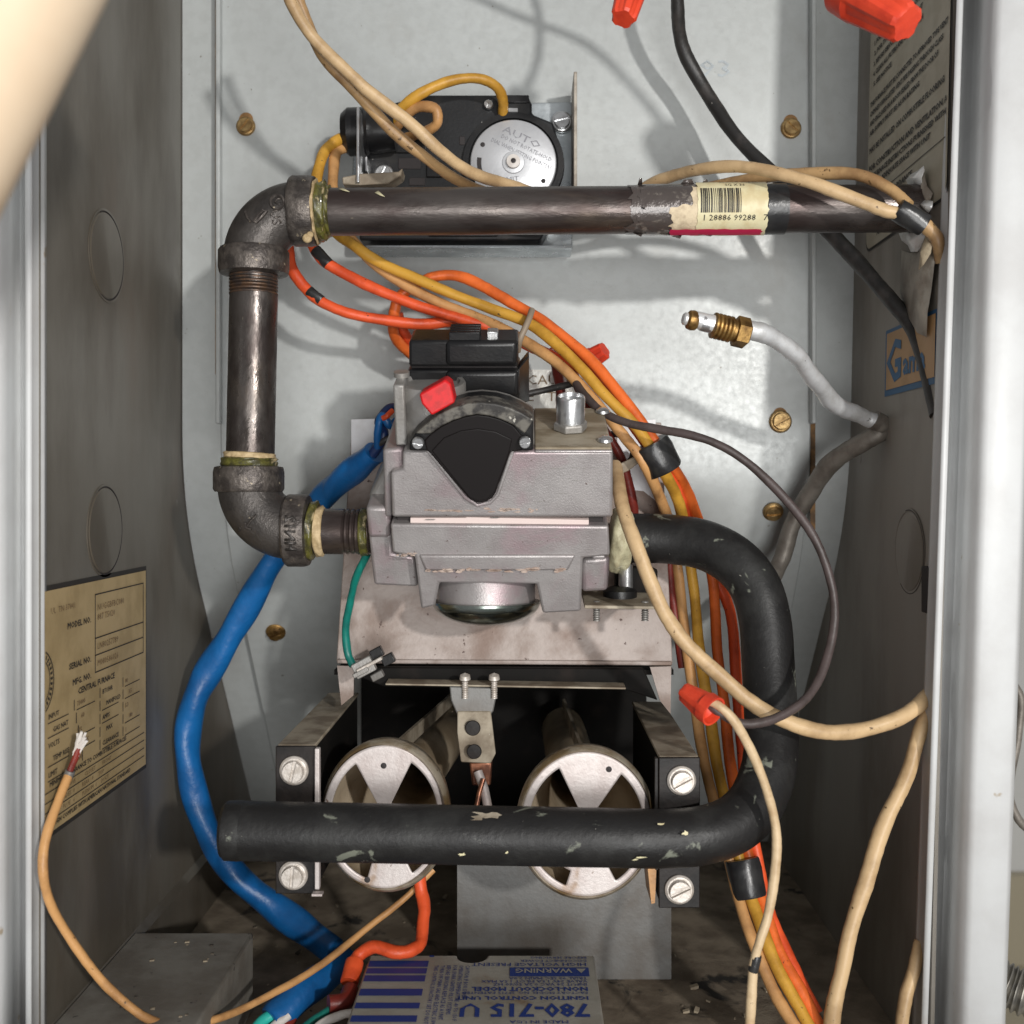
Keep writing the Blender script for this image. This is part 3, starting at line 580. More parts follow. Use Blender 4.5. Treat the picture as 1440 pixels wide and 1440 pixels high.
mb = MB(); patch(mb, 1073, 1103, -.0165, .0165, .0007, 6, 24, .0002, 13); mb.build('tape_wrap', M['elec'], sup, smooth=60)
for (x, y, s_) in ((480,273,10),(531,280,9)):
    mb = MB(); g = pm(x, .0004); v_ = math.asin((298-y)/33)*R
    mb.add([g(0, v_), g(px(s_*.5, d), v_+.0012), g(px(s_*1.6, d), v_-.0022), g(px(s_*.8, d), v_-.0014)], [(0,3,2,1)]); mb.build('paint_fleck', M['teflon'], sup, solid=.0002)

# ------------------------------------------------------------------ gas valve (leans back)
TH = math.radians(22); cT, sT = math.cos(TH), math.sin(TH); e = Vector((0, cT, sT)); uT = Vector((0, -sT, cT)); D0V = .437
def V(x, y, off=0.0):
    dd = (cT*D0V+off)/(cT-sT*(y-CY)/F); return P(x, y, dd)
def VP(l, off): return [V(x, y, off) for (x, y) in l]
val = thing('gas_valve', 'grey cast aluminium gas valve with a black fan shaped knob cover and red tip', 'gas valve', V(690, 860, .02))
def vprism(poly, off, L, name, m, bevel=.0012, parent=None, seg=3, label=None):
    mb = MB(); mb.prism(VP(poly, off), e*L); return mb.build(name, m, parent or val, bevel=bevel, seg=seg, label=label)
vprism([(566,634),(862,634),(862,728),(551,728),(549,664),(566,661)], 0, .052, 'upper_housing', M['cast'], .0014)
vprism([(538,632),(568,630),(568,664),(551,667),(551,728),(541,728)], .005, .045, 'shoulder', M['cast'], .002)
vprism([(558,724),(848,726),(848,742),(558,740)], .004, .045, 'gap_filler', M['gap'], .0004)
vprism([(577,728.5),(655,728.5),(656,727.5),(828,731.5),(828,738),(577,735.5)], .0012, .03, 'gasket', M['gasket'], .0006)
lowh = vprism([(549,737),(856,740),(858,782),(820,785),(817,860),(763,863),(755,822),(618,820),(612,852),(592,857),(583,783),(552,778)], 0, .045, 'lower_housing', M['cast'], .0011)
vprism([(589,781),(810,781),(799,803),(598,803)], -.0012, .004, 'rib', M['cast'], .001, lowh)
vprism([(560,778),(574,779),(574,785),(560,784)], .001, .004, 'lug', M['cast'], .0007, lowh)
vprism([(833,781),(851,781),(851,788),(833,787)], .001, .004, 'lug', M['cast'], .0007, lowh)
vprism([(516,714),(546,711),(550,736),(552,778),(583,783),(588,826),(526,823),(519,760)], .008, .036, 'inlet_boss', M['cast'], .0013)
vprism([(514,713),(549,713),(549,757),(518,757)], .006, .03, 'inlet_flange', M['cast'], .0018)
vprism([(545,648),(560,640),(562,716),(528,716),(517,700)], .02, .03, 'shoulder', M['castgrey'], .002)
vprism([(818,786),(858,783),(855,832),(818,834)], .010, .03, 'outlet_boss', M['cast'], .002)
# crusty residue along the ledges and scratches in the casting
rnd = random.Random(21)
def flake(m2, x, y, w_, h_, off):
    p = []
    for k in range(9):
        a_ = k/9*6.283; q_ = 1+rnd.uniform(-.45, .25); p.append(V(x+math.cos(a_)*w_*q_, y+math.sin(a_)*h_*q_, off))
    m2.prism(p, e*.0004)
mb = MB()
for k in range(26): x = 598+200*rnd.random(); flake(mb, x, 803+rnd.uniform(-2.5, 1.5), rnd.uniform(3, 11), rnd.uniform(.8, 2.4), -.0016)
for k in range(30): x = 600+175*rnd.random(); flake(mb, x, 717+rnd.uniform(-2, 3), rnd.uniform(2, 9), rnd.uniform(.5, 1.5), -.0003)
for k in range(14): x = 556+30*rnd.random(); flake(mb, x, 780+rnd.uniform(-2, 2), rnd.uniform(1, 4), rnd.uniform(.5, 1.5), -.0003)
mb.build('residue', mat('crusty_residue', (.50,.40,.34), .8, 0, (.36,.26,.21), .4, .6, 200), val, kind='stuff')
mb = MB()
for k in range(22):
    x = rnd.uniform(560, 845); y = rnd.uniform(640, 775); a_ = rnd.uniform(-.6, .6); l_ = rnd.uniform(4, 22)
    flake(mb, x, y, l_*.5, .35, -.0002) if not (600 < x < 730 and y < 715) else None
mb.build('scratches', M['castgrey'], val, kind='stuff')
# diaphragm housing and dome
c = P(684, 846, .476); r1 = px(71, .460); r2 = px(79, .458)
mb = MB(); mb.lathe([(r1, -.014), (r1, 0), (r1*.9, .0005)], c, (0, 0, -1), 56); mb.build('diaphragm_housing', M['cast'], val)
mb = MB(); pr = [(r1, -.0006), (r2, -.0004), (r2, .0006)]+[(r2*.985*math.cos(math.radians(a)), .0006+.0095*math.sin(math.radians(a))) for a in range(0, 90, 9)]+[(0, .0101)]
mb.lathe(pr, c, (0, 0, -1), 64); mb.build('dome', M['dome'], val)
# knob cover
out = [(575,634),(576,622),(584,610),(599,597),(617,583),(636,574),(656,568),(676,566),(697,568),(716,573),(734,581),(750,591),(750,634)]
inn = [(738,610),(722,598),(705,590),(688,585),(671,583),(654,586),(636,592),(620,600),(606,610),(596,620)]
vprism(out, -.004, .016, 'knob_cover', M['blackp'], .0008)
vprism([(x, y-7) for (x, y) in out[2:-1]]+[(752, 634), (582, 634)], .006, .012, 'cover_back', M['castgrey'], .0012)
vprism(out[2:-1]+inn[:-1], -.0062, .010, 'cover_rim', M['wornrim'], .0006)
vb = [(718,636),(697,694),(692,701),(684,706),(672,708),(661,703),(653,694),(603,636)]
vprism([(735,614)]+inn[1:]+[(597,622),(600,634)]+vb[::-1]+[(734,634)], -.0046, .009, 'knob', M['blackdial'], .0006)
vprism([(607,634),(624,616),(648,606),(672,603),(697,607),(720,618),(716,636),(696,692),(685,703),(672,705),(660,700)], -.0052, .006, 'knob_face', M['blackdial'], .0004)
# V-shaped step round the knob
vprism([(598,634),(604,634),(655,697),(672,709),(690,704),(698,694),(718,634),(724,634),(702,698),(690,710),(671,714),(652,702)], -.0008, .003, 'knob_recess', M['cast'], .0005)
for (x, y) in ((588, 622), (738, 621)):
    p = V(x, y, -.0062); screw(val, p, -e, px(10.5, .43), M['bright'], random.uniform(0, 3), flange=False)
# dusty cover plate with its plug
vprism([(752,629),(860,629),(861,637),(752,637)], .0008, .051, 'cover_plate', M['dusty'], .0008)
vprism([(752,633.5),(861.5,633.5),(861.5,637.5),(752,637.5)], -.0006, .052, 'plate_edge', M['cast'], .0006)
tb = V(805, 629, 0)+e*.022; r = px(20, .45)
mb = MB(); mb.lathe([(r*1.22, 0), (r*1.22, .0028), (r*1.12, .0034), (r, .0036)], tb, uT, 6, right=(1, .2, 0)); mb.build('plug_hex', M['castgrey'], val, smooth=20, bevel=.0004)
mb = MB(); mb.lathe([(r, 0), (r, .0135), (r*.93, .0142), (r*.86, .0142), (r*.8, .0128), (0, .0128)], tb, uT, 32); mb.build('plug', M['bright'], val)
for (x, q) in ((853, .008), (858, .045)):
    p = V(x, 629, 0)+e*q; mb = MB(); mb.lathe([(px(11,.44), 0), (px(10,.44), .001), (px(5,.44), .0019), (0, .002)], p, uT, 24); mb.build('plate_screw', M['bright'], val)
# regulator tower
tb = V(604, 634, 0)+e*.020; r = px(47, .45)
mb = MB(); mb.lathe([(r*1.02, 0), (r, .004), (r, .0215), (r*.96, .0225), (r*.84, .0225), (r*.8, .021), (0, .0215)], tb, uT, 44); mb.build('regulator_tower', M['castgrey'], val)
mb = MB(); q = V(562, 634, 0)+e*.014; mb.obox(q+uT*.0125, Vector((.0022, 0, 0)), e*.008, uT*.0125); mb.build('tower_ear', M['castgrey'], val, bevel=.0008)
mb = MB(); q = V(562, 634, 0)+e*.018; mb.lathe([(.0032, 0), (.0032, .002), (0, .002)], q+uT*.025, uT, 16); mb.build('tower_screw', M['castgrey'], val)
mb = MB(); mb.prism([P(x, y, .4165) for (x, y) in ((589.5,554),(626,533.5),(634,540),(640,566),(607,584.5),(593,568))], (0, .012, .003)); mb.build('red_tip', M['red'], val, bevel=.0008)
# black coil connector behind
K = V(650, 560, .03)
def bl(x0, y0, x1, y1, off, L, name, m='blackp', bev=.0012, par=None):
    return vprism([(x0,y0),(x1,y0),(x1,y1),(x0,y1)], off, L, name, M[m], bev, par)
coil = bl(573, 520, 731, 566, .027, .022, 'coil_connector')
bl(575, 479, 729, 516, .026, .020, 'connector_cap', par=coil)
bl(626, 480, 728, 515, .0245, .004, 'cap_step', par=coil, bev=.002)
bl(626, 522, 730, 560, .0255, .004, 'cap_step', par=coil, bev=.002)
bl(578, 514, 727, 522, .030, .016, 'seam', 'gap', .0003, coil)
for k in range(4):
    tb = V(653, 479, .026)+e*(.002+.0042*k); mb = MB(); mb.obox(tb+uT*.001, Vector((.0062, 0, 0)), e*.0013, uT*.0022); mb.build('ridge', M['blackp'], coil, bevel=.0003)
tb = V(692, 479, .026)+e*.010; mb = MB(); mb.obox(tb+uT*.0008, Vector((.0022, .0006, 0)), e*.0035, uT*.0012); mb.build('terminal', M['bright'], coil, bevel=.0003)
mb = MB(); mb.prism([V(729, 518, .026), V(744, 500, .034), V(744, 566, .04), V(729, 568, .028)], e*.01); mb.build('side_lip', M['blackp'], coil, bevel=.0008)
# thread tape at the outlet and the small right hand bracket
mb = MB(); ph = [1.0, 2.2, 4.1]
pts = [P(858+30*k/9, 758+3*k/9, .485) for k in range(10)]
mb.tube(pts, [px(v_, .485) for v_ in (40,44,47,48,47,44,42,40,38,34)], 36, rad=lambda i, w: 1+.07*(math.sin(4*w+i*.7)+math.sin(9*w+2-i*1.1)*.6)); mb.build('outlet_thread_tape', M['teflon'], val, smooth=60)

# ------------------------------------------------------------------ burner assembly
bur = thing('burner_assembly', 'sooty twin tube burner with round air shutters and mounting plate below the valve', 'burner', P(690, 1260, .47))
mp = MB(); mp.prism(PP([(495,594,.522),(930,594,.522),(946,934,.508),(473,931,.508)]), (0, .002, 0)); mp.build('mounting_plate', M['plate'], bur, bevel=.0005)
for l in ([(494,590,.5212),(556,588,.5212),(556,640,.5208),(494,700,.518)], [(868,594,.5212),(922,590,.5212),(925,700,.5175),(900,720,.517),(868,690,.518)]):
    m2 = MB(); m2.prism(PP(l), (0, .0006, 0)); m2.build('plate_corner', M['platelight'], bur)
m2 = MB(); m2.prism(PP([(474,927,.5068),(945,930,.5068),(945,936,.5068),(474,933,.5068)]), (0, .01, -.001)); m2.build('plate_fold', M['plate'], bur, bevel=.0004)
m2 = MB(); m2.box((P(474,0,.55).x, .63, P(0,1180,.62).z), (P(945,0,.52).x, .632, P(0,880,.60).z)); m2.build('opening_dark_back', M['soot_shade'], bur)  # black sheet added to keep the burner opening dark
m2 = MB(); m2.box((P(474,0,.52).x, .512, P(0,945,.52).z), (P(944,0,.52).x, .631, P(0,938,.52).z)); m2.build('opening_dark_top', M['soot_shade'], bur)  # upper black sheet, closes the darkened opening
m2 = MB(); m2.prism(PP([(520,938,.500),(905,940,.500),(925,985,.498),(880,970,.498),(540,966,.498),(505,952,.498)]), (0, .004, 0)); m2.build('hood', M['soot_shade'], bur, bevel=.0006)
m2 = MB(); m2.prism(PP([(542,961,.488),(880,967,.488),(880,969.5,.488),(542,963.5,.488)]), (0, .014, .0005)); m2.build('hood_lip', M['rail'], bur, bevel=.0002)
for s_ in ([(474,936,.5075),(498,937,.5075),(497,978,.5075),(480,992,.507)], [(914,938,.5075),(944,937,.5075),(943,1004,.507),(928,985,.507)]):
    m2 = MB(); m2.prism(PP(s_), (0, .002, 0)); m2.build('plate_ear', M['plate'], bur)
def rail(x0, x1, yt, yb, s_, scr):
    dR = .44; X0_, X1_ = P(x0,0,dR).x, P(x1,0,dR).x; zt, zb = P(0,yt,dR).z, P(0,yb,dR).z
    m2 = MB(); m2.box((X0_+.0004, dR+.001, zt-.0015), (X1_-.0004, .555, zt)); r_ = m2.build('rail_top', M['rail'], bur, bevel=.0004)
    m2 = MB(); xi = X1_-.001 if s_ < 0 else X0_+.001; m2.box((min(xi, xi+.001*s_), dR+.001, zb), (max(xi, xi+.001*s_), .555, zt-.0016)); m2.build('rail_web', M['soot_shade'], bur)
    m2 = MB(); m2.box((X0_, dR-.0008, zb), (X1_, dR+.0008, zt-.0002)); ep = m2.build('end_plate', M['endplate'], bur, bevel=.0004)
    for (sx_, sy_, a) in scr: screw(ep, P(sx_, sy_, dR-.0009), bn, px(20.5, dR), M['whitemet'], a)
rail(388, 444, 1048, 1256, -1, ((414,1083,1.35),(413,1230,1.5)))
rail(926, 984, 1064, 1276, 1, ((958,1097,.5),(955,1250,.45)))
m2 = MB(); m2.box((P(444.5,0,.439).x, .436, P(0,1250,.437).z), (P(451,0,.439).x, .4392, P(0,1052,.437).z)); m2.build('flange', M['shutter'], bur, bevel=.0003)
m2 = MB(); m2.box((P(441,0,.436).x, .432, P(0,1254,.437).z), (P(456,0,.437).x, .4355, P(0,1251,.437).z)); m2.build('flange_foot', M['shutter'], bur)
m2 = MB(); m2.prism(PP([(911,1222,.437),(923,1222,.437),(921,1270,.437),(916,1271,.437)]), (0, .02, 0)); m2.build('flange', M['tan'], bur, label='brown stained flange')
m2 = MB(); m2.box((P(921,0,.438).x, .437, P(0,1222,.438).z), (P(924.5,0,.438).x, .44, P(0,1066,.438).z)); m2.build('flange', M['endplate'], bur)
def burner(cx, cy, rx, ry, dx, holes, seed):
    dB = .446; c = P(cx, cy, dB); R_ = px(ry, dB); k = rx/ry; ax = Vector((dx, 1, 0)).normalized()
    m2 = MB(); m2.cap0 = m2.cap1 = False
    pr = [(R_*.95, .0012), (R_*.97, -.0005), (R_, .0006), (R_*1.01, .003), (R_*.99, .008), (R_*.90, .018), (R_*.72, .032), (R_*.52, .046), (R_*.44, .06), (R_*.42, .09), (R_*.42, .172)]
    m2.lathe(pr, c, ax, 56, sx=k, right=(1, 0, 0)); tube = m2.build('burner_tube', M['burner'], bur, smooth=60, solid=.0007)
    m2 = MB(); m2.cap0 = m2.cap1 = False; m2.lathe([(R_*.945, .0004), (R_*.975, -.0010), (R_*1.01, .0004), (R_*1.016, .003), (R_*1.0, .0075)], c, ax, 64, sx=k, right=(1, 0, 0)); m2.build('rim', M['shutrim'], tube, smooth=60, solid=.0005)
    # seam fin along the top of the tube
    f0 = c+ax*.022+Vector((0, 0, R_*.62)); f1 = c+ax*.165+Vector((0, 0, R_*.42)); m2 = MB()
    m2.prism([f0-Vector((.0007, 0, 0)), f0+Vector((-.0007, 0, .0065)), f0+Vector((.0007, 0, .0065)), f0+Vector((.0007, 0, 0))], f1-f0); m2.build('seam_fin', M['rail'], tube)
    # air shutter: polar grid with openings
    nr, na = 32, 180; vs = []; fs = []
    for i in range(nr+1):
        for j in range(na):
            rr_ = R_*.955*i/nr; w_ = 2*math.pi*j/na; vs.append(c+Vector((math.cos(w_)*rr_*k, -.0004, math.sin(w_)*rr_)))
    def open_(i, j):
        t = (i+.5)/nr; a = (360*(j+.5)/na) % 360
        for (a0, a1, r0, r1) in holes:
            am = (a-a0) % 360; wd = (a1-a0) % 360
            if am < wd and r0 < t < r1:
                tap = (t-.2)/.65
                return True
        return False
    for i in range(nr):
        for j in range(na):
            if not open_(i, j): fs.append((i*na+j, (i+1)*na+j, (i+1)*na+(j+1) % na, i*na+(j+1) % na))
    m2 = MB(); m2.add(vs, fs); sh = m2.build('air_shutter', M['shutter'], tube, solid=.0009)
    return c, R_, k, sh
c1, R1, k1, sh1 = burner(541, 1148, 90, 105, .095, ((330,61,.22,.87),(122,214,.22,.87),(214,252,.66,.90),(300,330,.70,.90)), 1)
c2, R2, k2, sh2 = burner(824, 1158, 96, 106, -.02, ((332,52,.20,.87),(119,214,.20,.87),(214,250,.68,.90),(300,332,.70,.90)), 2)
for (c, x, y, sh) in ((c1,540,1076,sh1),(c1,517,1236,sh1),(c2,856,1081,sh2)):
    p = P(x, y, .446); m2 = MB(); m2.lathe([(px(4.2,.446), 0), (0, .0002)], Vector((p.x, .4449, p.z)), (0, -1, 0), 16); m2.build('hole', M['gap'], sh)
# pilot bracket
m2 = MB(); m2.prism(PP([(632,965,.487),(700,968,.487),(694,1000,.487),(688,1008,.487),(643,1006,.487),(634,985,.487)]), (0, .002, 0)); pb = m2.build('pilot_bracket', M['shield'], bur, bevel=.0006)
m2 = MB(); m2.prism(PP([(643,1000,.4865),(690,1000,.4865),(697,1060,.478),(690,1074,.478),(648,1072,.478),(643,1030,.482)]), (0, .003, 0)); m2.build('bracket_tongue', M['rail'], pb, bevel=.0006)
for (x, y, rr_) in ((665,1023,11),(667,1056,10.5)):
    m2 = MB(); m2.lathe([(px(rr_,.48), 0), (px(rr_*.9,.48), .0003), (0, .0004)], P(x, y, .4775 if y > 1040 else .4832)-Vector((0, .0012, 0)), (0, -1, 0), 22); m2.build('hole', M['endplate'], pb)
for x in (654, 695):
    m2 = MB(); pts = [P(x, 958+24*k/23, .486) for k in range(24)]; m2.tube(pts, [px(4.6 if k % 3 else 3.4, .486) for k in range(24)], 12); m2.build('bolt', M['whitemet'], pb)
    m2 = MB(); m2.lathe([(px(8,.486), 0), (px(7,.486), .0018), (0, .003)], P(x, 955, .486), (0, -.2, 1), 16); m2.build('bolt_head', M['whitemet'], pb)
m2 = MB(); m2.prism(PP([(660,1072,.482),(692,1072,.482),(690,1105,.482),(664,1105,.482)]), (0, .006, 0)); m2.build('orifice_holder', M['copper'], pb, bevel=.0008)
m2 = MB(); m2.tube(PP([(672,1085,.478),(681,1110,.475),(688,1145,.47)]), px(6.5,.475), 14); m2.build('pilot_tube', M['shutter'], pb)
m2 = MB(); m2.tube(PP([(680,1095,.474),(674,1115,.472),(668,1145,.468)]), px(3.5,.475), 12); m2.build('pilot_tube', M['copper'], pb)
# lower grey shield
m2 = MB(); m2.prism(PP([(643,1180,.528),(944,1180,.528),(944,1391,.528),(643,1391,.528)]), (0, .0015, 0)); m2.build('heat_shield', M['shield'], bur)
# rail at the right of the valve: thin plate with hanging screws
sp = thing('valve_bracket', 'small dark steel bracket with two hanging screws beside the valve outlet', 'bracket', P(870, 853, .47))
m2 = MB(); m2.prism(PP([(822,851,.462),(926,853,.462),(926,857,.462),(822,856,.462)]), (0, .035, .004)); m2.build('bracket_plate', M['rail'], sp, bevel=.0003)
for x in (839, 907):
    m2 = MB(); pts = [P(x, 845+28*k/26, .47) for k in range(27)]; m2.tube(pts, [px(5.3 if k % 3 else 3.8, .47) for k in range(27)], 12); m2.build('screw', M['castgrey'], sp)
m2 = MB(); m2.tube(PP([(880,795,.485),(880,850,.48)]), px(10,.48), 14); m2.build('plug', M['bright'], sp)
m2 = MB(); m2.lathe([(px(24,.48), 0), (px(24,.48), .006), (px(14,.48), .008), (0, .008)], P(872, 850, .482), (0, 0, 1), 20); m2.build('collar', M['blackp'], sp)
m2 = MB(); m2.prism(PP([(866,795,.49),(925,800,.49),(925,850,.49),(866,850,.49)]), (0, .01, 0)); m2.build('backing', M['soot_shade'], sp, bevel=.001)

# ------------------------------------------------------------------ black manifold pipe
man = thing('manifold_pipe', 'thick black manifold pipe bending from the valve outlet across the burner fronts', 'gas pipe', P(700, 1215, .43))
pts = smooth_path(PP([(872,757,.492),(910,757,.491),(950,759,.489),(995,768,.484),(1035,791,.478),(1063,827,.473),(1076,875,.469),(1080,930,.465),(1083,985,.459),(1085,1035,.452),(1080,1085,.444),(1062,1130,.436),(1030,1160,.430),(985,1175,.426),(930,1179,.424),(860,1178,.423),(700,1175,.422),(500,1171,.421),(335,1168,.42)]), 8)
RM = .01105
mb = MB(); mb.tube(pts, RM, 40); mb.build('pipe', M['manifold'], man, smooth=60)
mb = MB(); a = P(336, 1168, .42); mb.lathe([(RM*1.0, -.002), (RM*1.02, 0), (RM*1.0, .0045), (RM*.9, .0058), (0, .006)], a, (-1, 0, 0), 40); mb.build('end_cap', M['manifold'], man)
rnd = random.Random(5); mb = MB(); T = Vector((1, 0, -.01))
for (x, v_, du, dv) in ((668,.0108,.0065,.0030),(692,.0112,.0055,.0026),(646,.0110,.0030,.0018)):
    cc_ = P(x, 1175, .422); p = []
    for k in range(12):
        w_ = k/12*6.283; q = 1+rnd.uniform(-.35, .2); u_ = math.cos(w_)*du*q*.8; vv = v_+math.sin(w_)*dv*q*.6; an = vv/RM
        p.append(cc_+Vector((u_, -math.cos(an)*(RM+.0003), math.sin(an)*(RM+.0003))))
    mb.add(p, [tuple(range(12))])
mb.build('bare_spot', M['rail'], man, label='bare brown worn spot on the pipe')
mb = MB()
for (x, y, du, dv) in ((897,1193,.0035,.0008),(890,1196,.002,.0009),(652,1188,.0022,.0012),(714,1185,.001,.0009),(345,1133,.001,.0006),(362,1133,.002,.0004),(925,1150,.002,.0008),(958,1160,.002,.0015)):
    dl = (1176-y)*.422/F; an0 = math.asin(max(-.98, min(.98, dl/RM))); cc_ = P(x, 1176, .422); p = []
    for k in range(10):
        w_ = k/10*6.283; q = 1+rnd.uniform(-.5, .3); an = an0+math.sin(w_)*dv*.55*q/RM
        p.append(cc_+Vector((math.cos(w_)*du*.6*q+math.sin(w_)*du*.2, -math.cos(an)*(RM+.0004), math.sin(an)*(RM+.0004))))
    mb.add(p, [tuple(range(10))])
mb.build('paint_chip', M['cream'], man)

# ------------------------------------------------------------------ ignition control box on the floor pan
ZB = -.205; ig = thing('ignition_control_box', 'dusty grey ignition control box with upside down blue printing at the bottom', 'control box', (-.02, .42, FLOOR))
Xa, Xb, Ya, Yb = -.0692, .0300, .34, .4848
nt_ = []
for k in range(9):
    w_ = math.pi*k/8; nt_.append(Vector((-.0238+.0066*math.cos(w_), Yb-.001-.0065*math.sin(w_), ZB)))
poly = [Vector((Xa, Ya, ZB)), Vector((Xb, Ya, ZB)), Vector((Xb, Yb, ZB)), Vector((-.0172, Yb, ZB))]+nt_+[Vector((-.0304, Yb, ZB)), Vector((Xa, Yb, ZB))]
mb = MB(); mb.prism(poly, (0, 0, FLOOR-ZB)); mb.build('box_body', M['box'], ig, bevel=.0012)
def gb(y): return (-ZB)*F/(y-CY)          # depth on the lid of an image row
def bt(x, y):
    dd = gb(y); X_ = (x-CX)/F*dd; return lambda u, v: Vector((X_-u, dd-v, ZB+.0003))
mb = MB()
for (y0, y1, t) in ((1352,1360.5,0),(1362.5,1370,0),(1372.5,1381,0),(1391.5,1401,0),(1411,1419,0),(1429,1438,0),(1446,1456,0)):
    a, b = gb(y0), gb(y1); mb.add([(Xa+.0012, a, ZB+.0003), (-.0424, a, ZB+.0003), (-.0424, b, ZB+.0003), (Xa+.0012, b, ZB+.0003)], [(3,2,1,0)])
a, b = gb(1336+5), gb(1346); mb.add([(-.0425, Yb-.001, ZB+.0003), (-.0405, Yb-.001, ZB+.0003), (-.0405, b-.0004, ZB+.0003), (-.0425, b-.0004, ZB+.0003)], [(3,2,1,0)])
mb.build('stripes', M['boxink'], ig)
mb = MB()
mb.text("780-715 U", .0150, bt(829, 1413), bold=.0004, squeeze=.80)
mb.text("IGNITION CONTROL UNIT", .0044, bt(828, 1402), bold=.0001, squeeze=1.0)
mb.text("FACTORY MODEL NO. SP715 PATENTED", .0030, bt(827, 1395.5), squeeze=.95)
mb.text("NON-LOCKOUT MODEL", .0050, bt(827, 1389), bold=.00015, squeeze=.86)
for k, t in enumerate(("INPUT 24 VAC 0.2A 50/60 HZ", "VALVE 24V 1.5A PILOT 1.5A MAX", "TRIAL 90 SEC MAIN 2.0A")): mb.text(t, .0034, bt(826, 1383.5-4.3*k), squeeze=.9)
for k, (t, s_) in enumerate((("HIGH VOLTAGE PRESENT", .0046), ("DISCONNECT POWER", .0030), ("BEFORE SERVICING", .0030))): mb.text(t, s_, bt(825, 1355-4.4*k), squeeze=.95)
dd = gb(1374); mb.add([(.0287-.002, gb(1361.5), ZB+.0003), (-.0070, gb(1361.5), ZB+.0003), (-.0070, dd, ZB+.0003), (.0267, dd, ZB+.0003)], [(0,1,2,3)])
mb.text("MADE IN USA", .0034, bt(800, 1436), squeeze=1.1)
for k, t in enumerate(("THIS CONTROL IS FACTORY SET DO NOT ADJUST", "TURN OFF MAIN GAS AND ELECTRIC SUPPLY", "BEFORE SERVICING REPLACE AS A UNIT", "FOR SPARK IGNITED PILOT SYSTEMS", "OPERATING TEMPERATURE -40 TO 150 F", "CAUTION IF BOX IS WET")):
    X_ = -.0385+.0027*k; mb.text(t, .0026, lambda u, v, X_=X_: Vector((X_+v-.001, .4735-u, ZB+.0003)), squeeze=1.05)
mb.build('lettering', M['boxink'], ig)
mb = MB(); mb.text("WARNING", .0058, lambda u, v: Vector((.0195-u, gb(1363)-.0005-v, ZB+.0005)), bold=.00012, squeeze=.86)
yq = gb(1363)-.0005; mb.add([(.0255, yq, ZB+.0005), (.0213, yq, ZB+.0005), (.0234, yq-.0044, ZB+.0005)], [(0,1,2)])
mb.build('lettering', M['box'], ig)

# ------------------------------------------------------------------ wires
def wire(name, label, cat, pts, wpx, m, group=None, parent=None, n=8, seg=12, taper=None):
    v = smooth_path(PP(pts), n); dm = sum(p[2] for p in pts)/len(pts)
    r = px(wpx/2, dm); rs = [r]*len(v)
    if taper: rs = [r*(1+(taper-1)*i/(len(v)-1)) for i in range(len(v))]
    rw_ = random.Random(int(pts[0][0]*31+pts[-1][1])); a_, b_, c_ = (rw_.uniform(0, 6.28) for _ in range(3)); f_ = rw_.uniform(.25, .5)
    v = [q+Vector((math.sin(i*f_+a_), .4*math.sin(i*.37+b_), math.sin(i*f_*.73+c_)))*r*.11+Vector((rw_.uniform(-1, 1), 0, rw_.uniform(-1, 1)))*r*.03 for i, q in enumerate(v)]
    rs = [q*(1+.03*math.sin(i*.61+b_)+rw_.uniform(-.012, .012)) for i, q in enumerate(rs)]
    mb = MB(); mb.tube(v, rs, max(seg, 14), rad=lambda i, w: 1+.055*math.sin(i*.19+c_)*math.cos(2*w+a_))
    o = mb.build(name, M[m], parent, smooth=70)
    if not parent: tag(o, label, cat, group)
    return o
def band(parent, a, b, wpx, m, name='tape_band', seg=20, lump=0.0):
    A_, B_ = P(*a), P(*b); mb = MB(); q = px(wpx/2, (a[2]+b[2])/2)
    mb.tube([A_+(B_-A_)*t for t in (0, .05, .3, .6, .95, 1)], [q*.96, q, q*1.02, q*.99, q, q*.96], seg, rad=(lambda i, w: 1+lump*math.sin(3*w+i)) if lump else None)
    return mb.build(name, M[m], parent, smooth=50)
# beige pair over the fan control
G = 'beige thermostat wires from the top'
wire('beige_wire', 'right hand beige wire crossing diagonally down over the silver dial', 'wire', [(392,-60,.44),(408,0,.448),(445,58,.455),(500,112,.46),(560,160,.465),(612,206,.47),(665,243,.482),(720,262,.497),(800,285,.505),(880,275,.505),(930,252,.49),(985,238,.475),(1055,236,.458),(1120,250,.449),(1180,272,.445),(1235,292,.443),(1266,302,.443)], 17.5, 'beige', G)
wire('beige_wire', 'left hand beige wire running beneath its twin toward the dial rim', 'wire', [(405,-60,.45),(420,0,.456),(448,68,.462),(490,118,.467),(540,172,.472),(590,215,.478),(640,252,.49),(700,275,.503),(820,300,.506),(930,285,.505),(1000,262,.49),(1075,250,.478),(1150,243,.465),(1205,246,.456),(1250,265,.450),(1278,289,.445)], 16.5, 'beiged', G)
jb = band(None, (1262,294,.4435), (1300,318,.4435), 32, 'elec', 'tape_joint', lump=.06); tag(jb, 'black tape joint on the beige wires in front of the pipe end', 'tape joint')
wire('beige_wire', 'short beige wire stub bending down from the black tape joint at the pipe end', 'wire', [(1296,313,.4435),(1310,325,.4435),(1320,343,.444),(1326,368,.446)], 20, 'beiged')
# black cable from above
wire('black_cable', 'thick black cable dropping behind the upper pipe to the brand sticker', 'cable', [(985,-120,.50),(958,-50,.51),(952,10,.52),(960,62,.53),(985,118,.535),(1025,178,.532),(1075,232,.522),(1125,283,.514),(1178,338,.505),(1218,382,.495),(1258,428,.485),(1288,472,.476),(1308,525,.462),(1318,585,.452)], 19.5, 'blackw', taper=1.15)
